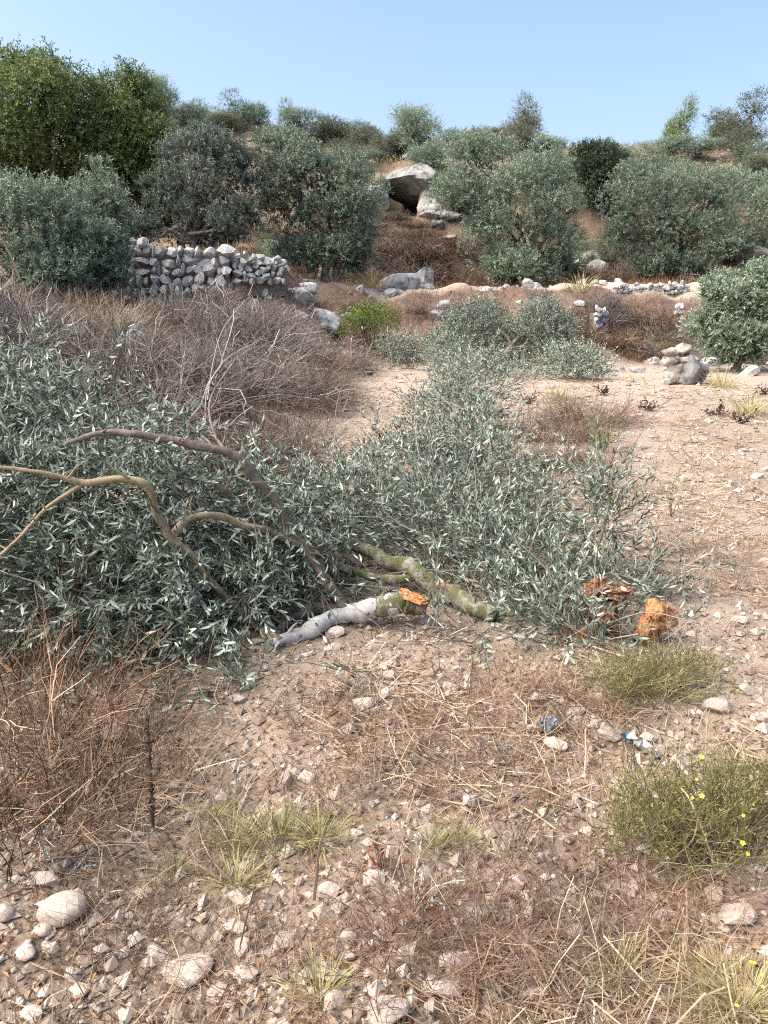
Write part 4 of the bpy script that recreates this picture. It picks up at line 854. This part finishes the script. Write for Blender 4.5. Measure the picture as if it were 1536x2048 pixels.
def scatter(n, y0, y1, g, pw=1.0, x0=-.62, x1=.62):
    u = g.random(n); y = y0 * (y1 / y0) ** u if pw == 1 else (y0 ** (1 - pw) + u * (y1 ** (1 - pw) - y0 ** (1 - pw))) ** (1 / (1 - pw))
    return g.uniform(x0, x1, n) * (y + .5), y
v0 = np.array([[1, 0, 0], [-1, 0, 0], [0, 1, 0], [0, -1, 0], [.3, .2, 1], [0, 0, -1.]]); f0 = np.array([[0, 2, 4], [2, 1, 4], [1, 3, 4], [3, 0, 4], [2, 0, 5], [1, 2, 5], [3, 1, 5], [0, 3, 5]]); mb = MB(); n = 24000; x, y = scatter(n, 1.0, 20, g); k = (x > -1.4) | (y < 5); x, y = x[k], y[k]; n = len(x)
s = np.clip(g.lognormal(-4.95, .6, n), .0025, .024) * (1 + .12 * y); V = v0[None] * np.array([1, 1, .62]) * (1 + .35 * g.uniform(-1, 1, (n, len(v0), 1))) * (s[:, None, None] * g.uniform(.6, 1.3, (n, 1, 3)))
V = V + np.stack([x, y, height(x, y) + s * .15], 1)[:, None]
mb.add(V.reshape(-1, 3), (np.arange(n)[:, None, None] * len(v0) + f0[None]).reshape(-1, 3), None, np.repeat(g.random(n), len(v0)))
tag(obj('gravel', mb.mesh('gravel', M['gravel'])), 'fine pale gravel strewn over the soil', 'gravel', kind='stuff')
# straw litter and fallen bits
mb = MB(); n = 56000; x, y = scatter(n, 1.0, 16, g); k = (noise(x * 2.2, y * 2.2, s=51) > -.1) & ((x > -1.2) | (y < 6)); x, y = x[k], y[k]; n = len(x)
B = np.stack([x, y, height(x, y) + g.uniform(.002, .02, n)], 1); a = g.uniform(0, 2 * np.pi, n); D = np.stack([np.cos(a), np.sin(a), g.normal(size=n) * .18], 1)
P = wander(B, D, (.03 + .17 * g.random(n) ** 1.6) * (1 + .05 * y), 3, g, .2, .0); P[..., 2] = np.maximum(P[..., 2], height(P[..., 0], P[..., 1]) + .002)
ribbons(mb, P, np.full((n, 3), .0009) * (1 + .24 * y)[:, None] * g.uniform(.5, 1.7, (n, 1)), g.beta(1.8, 1.8, n), g)
tag(obj('straw_litter', mb.mesh('straw_litter', M['straw'])), 'broken dry straw and twigs lying on the soil', 'straw', kind='stuff')
# fallen brown leaves crumbs
mb = MB(); n = 30000; x, y = scatter(n, 1.0, 9, g); B = np.stack([x, y, height(x, y) + g.uniform(.002, .012, n)], 1); a = g.uniform(0, 2 * np.pi, n)
leaves(mb, B, np.stack([np.cos(a), np.sin(a), g.normal(size=n) * .3], 1), rdir(n, g) * .5 + np.array([0, 0, 1.]), g.uniform(.010, .04, n), g.uniform(.003, .012, n), g.random(n), far=True)
tag(obj('leaf_litter', mb.mesh('leaf_litter', M['bankgrass'])), 'brown crumbled leaf litter on the soil', 'leaf litter', kind='stuff')
# standing dry grass over the near ground
mb = MB(); n = 7500; x, y = scatter(n, 1.1, 14, g); k = (noise(x * 1.3, y * 1.3, s=53) > -.1) & ((x > -1.2) | (y < 5)); x, y = x[k], y[k]; n = len(x)
P = wander(np.stack([x, y, height(x, y) - .01], 1), np.stack([g.normal(size=n) * .7, g.normal(size=n) * .7, np.ones(n)], 1), g.uniform(.05, .24, n), 5, g, .28, .10); P[..., 2] = np.maximum(P[..., 2], height(P[..., 0], P[..., 1]) + .001)
ribbons(mb, P, np.linspace(.0014, .0005, 5)[None] * (1 + .2 * y)[:, None], g.beta(1.8, 1.6, n), g)
tag(obj('dry_grass', mb.mesh('dry_grass', M['straw'])), 'thin dry grass standing across the stony soil', 'grass', kind='stuff')

# wiry weeds, each its own plant
WR = [bush_mesh(640 + k, .55, .36, 75, M['rust'], .0019, .2, 6, .8, 3) for k in range(4)]
WB = [bush_mesh(650 + k, .5, .26, 80, M['straw'], .0012, .26, 6, 1.3, 2) for k in range(4)]
WG = [bush_mesh(660 + k, .5, .26, 90, M['brownstem'], .0012, .26, 6, 1.3, 2) for k in range(3)]
def weed(me, px, py, s, label, group=None, sq=1.0, name='dry_weed', cat='weed'):
    c = onground(px, py); o = obj(name, me, None, c); o.scale = (s, s, s * sq); o.rotation_euler = (0, 0, g.uniform(0, 6)); return tag(o, label, cat, group)
for (px, py, s) in [(40, 1390, 1.5), (110, 1470, 1.25), (20, 1540, 1.4), (150, 1580, 1.1), (90, 1640, 1.1), (240, 1560, .9), (-40, 1330, 1.6), (200, 1420, .9), (10, 1700, 1.0), (330, 1500, .6), (60, 1260, 1.4)]:
    weed(WR[int(s * 10) % 4], px, py, s, 'tangled red-brown dry weed at left', 'red-brown weeds at the left edge')
for (px, py, s) in [(700, 1480, .6), (930, 1440, .7), (1010, 1400, .7), (1120, 1420, .7), (640, 1440, .6), (860, 1560, .55), (1000, 1540, .5), (1100, 1790, .6), (900, 1900, .8), (560, 1960, .6), (780, 1950, .7), (250, 1870, .6), (1000, 1950, .6), (1330, 1780, .7), (420, 1730, .5), (1180, 1450, .6), (1400, 1880, .6), (660, 1620, .5)]:
    weed(WR[int(px) % 4], px, py, s, 'small red-brown wiry weed', 'wiry weeds on the foreground soil', .7)
for k in range(34):
    px = g.uniform(60, 1530); py = g.uniform(1330, 2040)
    weed((WB if g.random() < .6 else WG)[k % 3], px, py, g.uniform(.5, 1.0), 'thin straw-coloured weed' , 'straw weeds on the foreground soil', .8)
for k in range(52):
    px = g.uniform(1060, 1530); py = g.uniform(800, 1290)
    weed((WB if g.random() < .5 else WG)[k % 3], px, py, g.uniform(.5, 1.1), 'low dry weed on the field', 'low weeds on the right field', .6)
# long dry stalks
def stalk(label, pts, rpx, mt=M['brownstem'], r=.5, name='dry_stalk', tuft=0):
    q = smooth_path([(*at(a, b, y), rpx * y / FPX * k_) for (a, b, y), k_ in zip(pts, np.linspace(1, .5, len(pts)))], 5); o = q[0, :3]; mb = MB(); tubes(mb, q[:, :3] - o, q[:, 3], 5, r)
    if tuft:
        g2 = np.random.default_rng(int(pts[0][0])); n = tuft; i = g2.integers(2, len(q), n); leaves(mb, q[i, :3] - o, rdir(n, g2) + np.array([0, 0, .6]), rdir(n, g2), g2.uniform(.008, .022, n), g2.uniform(.004, .01, n), np.zeros(n) + .05, far=True)
    return tag(obj(name, mb.mesh(name, mt), None, o), label, 'stalk')
stalk('dark dry stalk with shrivelled leaves standing at lower left', [(306, 1655, 1.97), (304, 1600, 1.97), (300, 1520, 1.98), (296, 1440, 1.98)], 4, M['brownstem'], 0, tuft=160)
stalk('curved brown stem rising right of the foreground centre', [(1036, 1700, 1.86), (1062, 1640, 1.87), (1078, 1590, 1.87), (1092, 1520, 1.88)], 3, r=.5)
stalk('long thin brown twig slanting up at lower right', [(1160, 1955, 1.5), (1220, 1890, 1.52), (1290, 1820, 1.55), (1360, 1750, 1.6)], 2.5, r=.35)
stalk('thin brown upright stem right of the grass tufts', [(628, 1800, 1.66), (634, 1740, 1.67), (640, 1690, 1.67), (652, 1650, 1.68)], 4.5, r=.55)
stalk('thin dark twig sticking up beside the small white stone', [(480, 1895, 1.52), (492, 1840, 1.53), (505, 1790, 1.54), (515, 1750, 1.54)], 2.2, r=.15)
stalk('pale forked dry stem lying at bottom left of centre', [(300, 2040, 1.36), (340, 1980, 1.40), (360, 1930, 1.44), (345, 1880, 1.5)], 3, M['straw'], .6)
stalk('pale dry stem slanting across the bottom left', [(60, 1925, 1.50), (130, 1955, 1.45), (210, 1990, 1.41), (290, 2030, 1.37)], 2.5, M['straw'], .5)
stalk('pale dry stem crossing in front of the yellow-flowered bush', [(1430, 1735, 1.78), (1405, 1660, 1.78), (1380, 1600, 1.8), (1365, 1580, 1.82)], 3, M['straw'], .9)
stalk('pale arched dry stem at the foot of the yellow-flowered bush', [(1300, 1745, 1.80), (1340, 1720, 1.78), (1385, 1680, 1.76), (1398, 1620, 1.78)], 2.4, M['straw'], .8)
stalk('tall bent pale stalk at the left edge of the brushy bank', [(40, 560, 10.5), (25, 520, 10.4), (5, 480, 10.3), (-20, 450, 10.2)], 2.2, M['straw'], .9)
for i, pts in enumerate([[(415, 800, 5.4), (425, 730, 5.5), (445, 660, 5.6), (490, 600, 5.7)], [(300, 720, 7), (312, 650, 7), (330, 600, 7), (325, 570, 7)], [(640, 800, 8), (560, 790, 7.5), (480, 800, 7), (400, 840, 6.6)], [(410, 850, 5), (415, 780, 5.1), (450, 720, 5.2), (520, 680, 5.4)]]):
    stalk(['pale bare twig rising behind the felled crown into the brush', 'slim pale forked stalk in the brush below the stone wall', 'arching pale stem at the front edge of the brush', 'pale branching twig between felled crown and brush'][i], pts, 1.1, M['greystem'], .9)

# grass tufts
def tuft_mesh(seed, w, h, n, lo=0., hi=1., bw=.004):
    g = np.random.default_rng(seed); mb = MB(); a = g.uniform(0, 2 * np.pi, n); r = g.random(n) * w * .35
    B = np.stack([np.cos(a) * r, np.sin(a) * r, np.zeros(n) - .01], 1); D = np.stack([np.cos(a) * g.uniform(0, 1.3, n), np.sin(a) * g.uniform(0, 1.3, n), g.uniform(.3, 1.2, n)], 1) + g.normal(size=(n, 3)) * .25
    leaves(mb, B, D, np.stack([-np.cos(a), -np.sin(a), np.ones(n)], 1), h * g.uniform(.4, 1.2, n), np.full(n, bw) * g.uniform(.6, 1.3, n), lo + (hi - lo) * g.random(n), bend=.22); return mb.mesh('grass_tuft', M['grass'])
TG = [tuft_mesh(900 + k, .26, .15, 170, 0, 1) for k in range(3)]; TY = [tuft_mesh(910 + k, .22, .15, 130, .5, 1) for k in range(3)]
for i, (px, py, s, me, lab) in enumerate([(560, 1690, 1.1, TG[0], 'green-yellow grass tuft in the left foreground'), (640, 1690, .9, TG[1], 'greenish grass tuft at the foot of the thin upright stem'), (470, 1700, 1.0, TY[0], 'straw-yellow spiky grass left of the green-yellow tuft'),
        (470, 1780, .9, TY[1], 'straw grass tuft above the small white stone'), (430, 1640, .6, TG[2], 'small green grass tuft behind the straw grass'), (640, 2005, .9, TY[2], 'yellow spiky grass tuft at the bottom centre'), (920, 1690, .8, TY[0], 'straw grass tuft right of the whitish stone'),
        (350, 1750, .5, TG[1], 'tiny green grass tuft left of the foreground centre'), (1240, 1960, .9, TY[1], 'straw grass tuft left of the yellowed grass cushion'), (870, 1700, .6, TG[0], 'small green tuft beside the whitish stone')]):
    weed(me, px, py, s * .85, lab, None, 1.0, 'grass_tuft', 'grass')
weed(tuft_mesh(930, .5, .11, 1400, .5, 1, .0025), 1480, 2030, .75, 'yellowed grass cushion with small flowers in the bottom right corner', None, 1.0, 'grass_cushion', 'grass')

# bushes with fine green stems
fl = MB(); a = np.arange(5) / 5 * 2 * np.pi
leaves(fl, np.zeros((5, 3)), np.stack([np.cos(a), np.sin(a), np.full(5, .35)], 1), np.tile([[0, 0, 1.]], (5, 1)), np.full(5, .009), np.full(5, .008), np.linspace(0, 1, 5)); FLW = fl.mesh('flower', M['yellow'])
def wisp_bush(label, px, py, w, h, seed, n, flowers=0, y=None, name='flowering_bush'):
    c = onground(px, py); t = thing(name, label, 'bush', c); g = np.random.default_rng(seed)
    bl = [(0, 0, h * .42, w * .5, w * .36, h * .5), (w * .3, .02, h * .45, w * .26, w * .26, h * .48), (-w * .32, -.02, h * .36, w * .24, w * .24, h * .38)]
    P, D = crown_points(bl, n, g, updir=.7, inner=.2, floor=.01); st, lv = shoots(P, D, h * .4 * g.uniform(.5, 1.3, len(P)), g, 12, .020, .0026, grav=.02, curl=.12)
    mb = MB(); leaves(mb, *lv, far=True); tag(obj('foliage', mb.mesh('foliage', M['wispy']), t), kind='stuff')
    mb = MB(); tubes(mb, st, np.linspace(.0011, .0006, st.shape[1])[None] * np.ones((len(st), 1)), 3, g.random(len(st)))
    k = g.integers(len(P), size=220); B = g.normal(size=(220, 3)) * np.array([w * .12, w * .1, 0]); q = np.linspace(0, 1, 5)[None, :, None]
    tubes(mb, B[:, None] * (1 - q) + P[k][:, None] * q + g.normal(size=(220, 5, 3)) * .006, np.full((220, 5), .0011), 3, g.random(220)); tag(obj('stems', mb.mesh('stems', stem_wisp), t), kind='stuff')
    tp = st[:, -1]; i = np.argsort(-(tp[:, 2] - .5 * tp[:, 1] + g.uniform(0, .25, len(tp))))[:flowers]
    for k in i: o = obj('flower', FLW, t, tp[k]); o.rotation_euler = tuple(g.uniform(-.8, .8, 3)); s = g.uniform(.45, .9); o.scale = (s, s, s)
stem_wisp = stem_mat('wispy_stem', [(0, (.10, .085, .035)), (.6, (.17, .15, .06)), (1, (.36, .30, .16))])
wisp_bush('wispy olive-green bush dotted with yellow flowers at right', 1400, 1712, .46, .23, 71, 950, 30)
wisp_bush('low dull green bush under the rounded orange stump', 1310, 1385, .50, .12, 72, 520, 0, name='low_bush')
c = onground(1450, 2000); o2 = [o for o in bpy.data.objects if o.name.startswith('grass_cushion')][0]
for k in range(6):
    f_ = obj('flower', FLW, o2, (g.uniform(-.2, .1) / 1.0, g.uniform(-.12, .05), g.uniform(.12, .18))); f_.scale = (.8, .8, .8)

# pale blue-green saltbush sprig, pale green weed, red-leaved seedlings
def sprig_plant(name, label, px, py, w, h, mt, seed, n, ll, lw, nleaf, stem, grav=.02, spread=1.0, cat='plant'):
    c = onground(px, py); t = thing(name, label, cat, c); g = np.random.default_rng(seed); a = g.uniform(0, 2 * np.pi, n)
    D = np.stack([np.cos(a) * spread, np.sin(a) * spread, g.uniform(.5, 1.3, n)], 1); st, lv = shoots(np.zeros((n, 3)), D, h * g.uniform(.6, 1.25, n), g, nleaf, ll, lw, grav=grav, curl=.2, K=7)
    mb = MB(); leaves(mb, *lv, far=False); tag(obj('leaves', mb.mesh('leaves', mt), t), kind='stuff'); mb = MB(); tubes(mb, st, np.linspace(.0016, .0008, 7)[None] * np.ones((n, 1)), 4, g.random(n)); tag(obj('stems', mb.mesh('stems', stem), t), kind='stuff'); return t
sprig_plant('saltbush_sprig', 'pale blue-green saltbush sprig at lower left', 128, 1760, .3, .17, M['salt'], 81, 9, .012, .007, 26, M['greystem'])
sprig_plant('pale_weed', 'pale green weed with tiny leaves at lower centre', 830, 1830, .3, .17, M['salt'], 82, 9, .013, .007, 14, M['straw'], spread=.8)
sprig_plant('red_seedling', 'seedling with red withered leaves beside the pale green weed', 765, 1745, .2, .09, M['redleaf'], 83, 6, .028, .012, 6, M['redstem'])
sprig_plant('red_seedling', 'red-leaved seedling below the pale green weed', 850, 1810, .2, .09, M['redleaf'], 84, 7, .026, .010, 6, M['redstem'])
sprig_plant('grey_weed', 'small grey-green weed at the bottom right of centre', 1145, 2010, .15, .07, M['salt'], 85, 8, .012, .006, 10, M['greystem'])
sprig_plant('grey_weed', 'wispy grey-green weed left of the grey plastic scrap', 1010, 1530, .2, .12, M['salt'], 86, 8, .009, .003, 14, M['greystem'])
sprig_plant('green_sprout', 'upright green sprout among brown weeds in the right field', 1205, 905, .3, .5, M['limeleaf'], 87, 13, .055, .015, 20, M['greystem'], spread=.35)
sprig_plant('green_sprout', 'thin upright grey-green weed alone in the right field', 1342, 1035, .2, .34, M['wispy'], 88, 7, .035, .008, 22, M['greystem'], spread=.12)
for i, (px, py, w) in enumerate([(1295, 822, 26), (1432, 832, 26), (1055, 808, 22), (740, 752, 26), (672, 775, 20), (1488, 848, 20), (1207, 790, 16), (1530, 790, 14)]):
    sprig_plant('withered_seedling', ['dark withered seedling standing alone on the pale field', 'dark withered seedling beside the yellow grass at right', 'dark withered seedling by the central felled crown', 'dark withered seedling at the back edge of the field', 'dark withered seedling against the rusty brush', 'brown withered seedling under the yellow grass at right', 'small withered seedling by the low felled crown', 'small withered seedling cut by the right edge'][i],
                px, py, .4, .20, M['deadleaf'], 90 + i, 12, .07, .034, 7, M['brownstem'], spread=.9)
for i, (px, py, s, lab) in enumerate([(1120, 800, 3.0, 'orange-brown dry grass patch beside the central felled crown'), (1500, 830, 3.2, 'yellowish dry grass patch at the right edge of the field'), (1310, 700, 4.5, 'pale straw grass clump left of the stone pile'), (1440, 775, 3.5, 'tan dry grass right of the stone pile'), (740, 575, 6.5, 'tall orange dry grass at the bend of the path'), (1160, 585, 6, 'orange dry grass on the path edge below the wide olive')]):
    weed(TY[i % 3], px, py, s, lab, None, .8, 'dry_grass_clump', 'grass')

# litter
def crumpled(name, label, px, py, y, w, h, seed, mt, rz):
    g = np.random.default_rng(seed); n, m_ = 13, 9; c = onground(px, py); V = []
    for i in range(n):
        for j in range(m_):
            u, v_ = i / (n - 1) - .5, j / (m_ - 1) - .5; V.append((u * w * (1 - .35 * abs(v_)), v_ * h * (1 - .3 * u), .02 + .035 * abs(noise(np.array([u * 5]), np.array([v_ * 5]), s=seed)[0]) + g.uniform(0, .006)))
    top = np.array(V); bot = top - np.array([0, 0, .0015]); f = [(i * m_ + j, (i + 1) * m_ + j, (i + 1) * m_ + j + 1, i * m_ + j + 1) for i in range(n - 1) for j in range(m_ - 1)]; k = len(top)
    mb = MB(); mb.add(np.vstack([top, bot]), None, f + [tuple(q + k for q in x[::-1]) for x in f], np.tile(np.repeat(np.linspace(0, 1, n), m_), 2)); o = obj(name, mb.mesh(name, mt), None, c + np.array([0, 0, .012])); o.rotation_euler = (R(42), 0, rz); return tag(o, label, 'litter')
crumpled('plastic_wrapper', 'crumpled white plastic wrapper with a blue end by the flowering bush', 1272, 1515, 2.3, .14, .12, 3, stem_mat('wrapper', [(0, (.62, .64, .64)), (.74, (.68, .69, .69)), (.78, (.06, .22, .32)), (1, (.08, .25, .34))], .3), R(128))
crumpled('plastic_scrap', 'small grey-blue crumpled plastic scrap beside a cream stone', 1088, 1462, 2.4, .07, .05, 5, stem_mat('scrap', [(0, (.16, .2, .24)), (1, (.32, .36, .4))], .25), .5)

# ------------------------------------------------------------------ tell the repeats apart by what they lie beside
LM = [(126, 1832, 'the large smooth oval stone'), (660, 1796, 'the rounded pale stone'), (940, 1612, 'the angular cream stone'), (76, 1468, 'the white craggy stone'), (295, 1408, 'the upright pointed stone'), (305, 1560, 'the dark dry stalk'),
      (590, 1565, 'the pair of cream stones'), (346, 1578, 'the tan blocky stone'), (780, 1358, 'the white rounded stone'), (724, 1416, 'the grey-white craggy stone'), (905, 1380, 'the pale flat stone'), (1074, 1400, 'the pale angular stone'), (1080, 1455, 'the grey plastic scrap'),
      (1275, 1500, 'the crumpled plastic wrapper'), (1060, 1640, 'the curved brown stem'), (858, 1672, 'the whitish stone'), (1390, 1620, 'the yellow-flowered bush'), (1468, 1838, 'the broad tan stone'), (1260, 1850, 'the long slanting twig'), (150, 1970, 'the pale corner stone'),
      (370, 1945, 'the large half-buried stone'), (770, 2035, 'the white stone at the bottom edge'), (885, 1985, 'the dusty bottom stone'), (1455, 2000, 'the yellowed grass cushion'), (550, 1680, 'the green-yellow grass tuft'), (830, 1760, 'the pale green weed'), (130, 1700, 'the saltbush sprig'),
      (490, 1820, 'the thin dark twig'), (700, 1880, 'the low cream stone'), (1145, 1868, 'the pale straw stone'), (1300, 1370, 'the low green bush'), (1312, 1240, 'the rounded orange stump'), (1200, 1190, 'the splintered red stump'), (1205, 1020, 'the upright olive sprig'),
      (1342, 1010, 'the lone grey-green weed'), (1205, 870, 'the green sprout'), (1295, 815, 'the lone dark seedling'), (1432, 820, 'the seedling by the yellow grass'), (1370, 735, 'the stone pile'), (1150, 745, 'the low felled crown'), (1020, 690, 'the broken pale trunk'), (1085, 650, 'the felled crown with torn trunk'),
      (960, 660, 'the left midfield crown'), (795, 705, 'the small felled branch'), (740, 655, 'the yellow-green shrub'), (1217, 650, 'the leaning wall remnant'), (1290, 570, 'the low stone edging'), (1480, 640, 'the low right-edge olive'), (1066, 560, 'the slim pale trunk'), (1325, 520, 'the twisted double trunk'),
      (820, 540, 'the split boulder'), (640, 555, 'the flat-topped boulder'), (510, 520, 'the tumbled low wall'), (360, 530, 'the dry stone wall'), (60, 640, 'the white bank rock'), (272, 690, 'the grey bank rock'), (415, 700, 'the pale bare twig'), (690, 740, 'the rust-red bush'), (150, 600, 'the tall narrow olive'),
      (805, 405, 'the cave mouth'), (1185, 465, 'the white outcrop'), (1200, 350, 'the dark green tree'), (1052, 260, 'the lone ridge tree'), (1350, 270, 'the slender ridge tree'), (1472, 300, 'the far-right ridge tree'), (830, 250, 'the tall skyline olive'), (730, 270, 'the dark skyline tree'), (920, 280, 'the skyline olive by the cave'), (600, 260, 'the skyline olive left of centre'),
      (510, 255, 'the dull green skyline tree'), (420, 260, 'the skyline olive above the wall'), (325, 220, 'the sparse skyline tree'), (660, 400, 'the broad low-skirted olive'), (400, 380, 'the dark shaded olive'), (120, 1250, 'the leafy felled crown')]
lm = np.array([(a, b) for a, b, _ in LM], float); seen = {}
for o in list(COL.objects):
    if o.parent is None and o.get('group') and o.get('label'):
        px, py, dp = proj(np.array([o.location[:]])); q = np.array([px[0], py[0]]); e = (lm - q) / np.array([1, .8]); order = np.argsort((e ** 2).sum(1)); root = o['label'].split(',')[0]
        for k in order[:8]:
            d_ = q - lm[k]; w = ('right of ' if d_[0] > 0 else 'left of ') if abs(d_[0]) > abs(d_[1]) * 1.2 else ('in front of ' if d_[1] > 0 else 'behind ')
            lab = root + ', ' + ('just ' if (d_ ** 2).sum() < 1600 else '') + w + LM[k][2]
            if lab not in seen: break
        else: lab = root + ', ' + w + LM[order[0]][2]
        seen[lab] = 1; o['label'] = lab

0 and print('TRIS', sum(sum(len(p.vertices) - 2 for p in m.polygons) for m in bpy.data.meshes if len(m.polygons) < 1) + sum(len(m.loops) - 2 * len(m.polygons) for m in bpy.data.meshes))
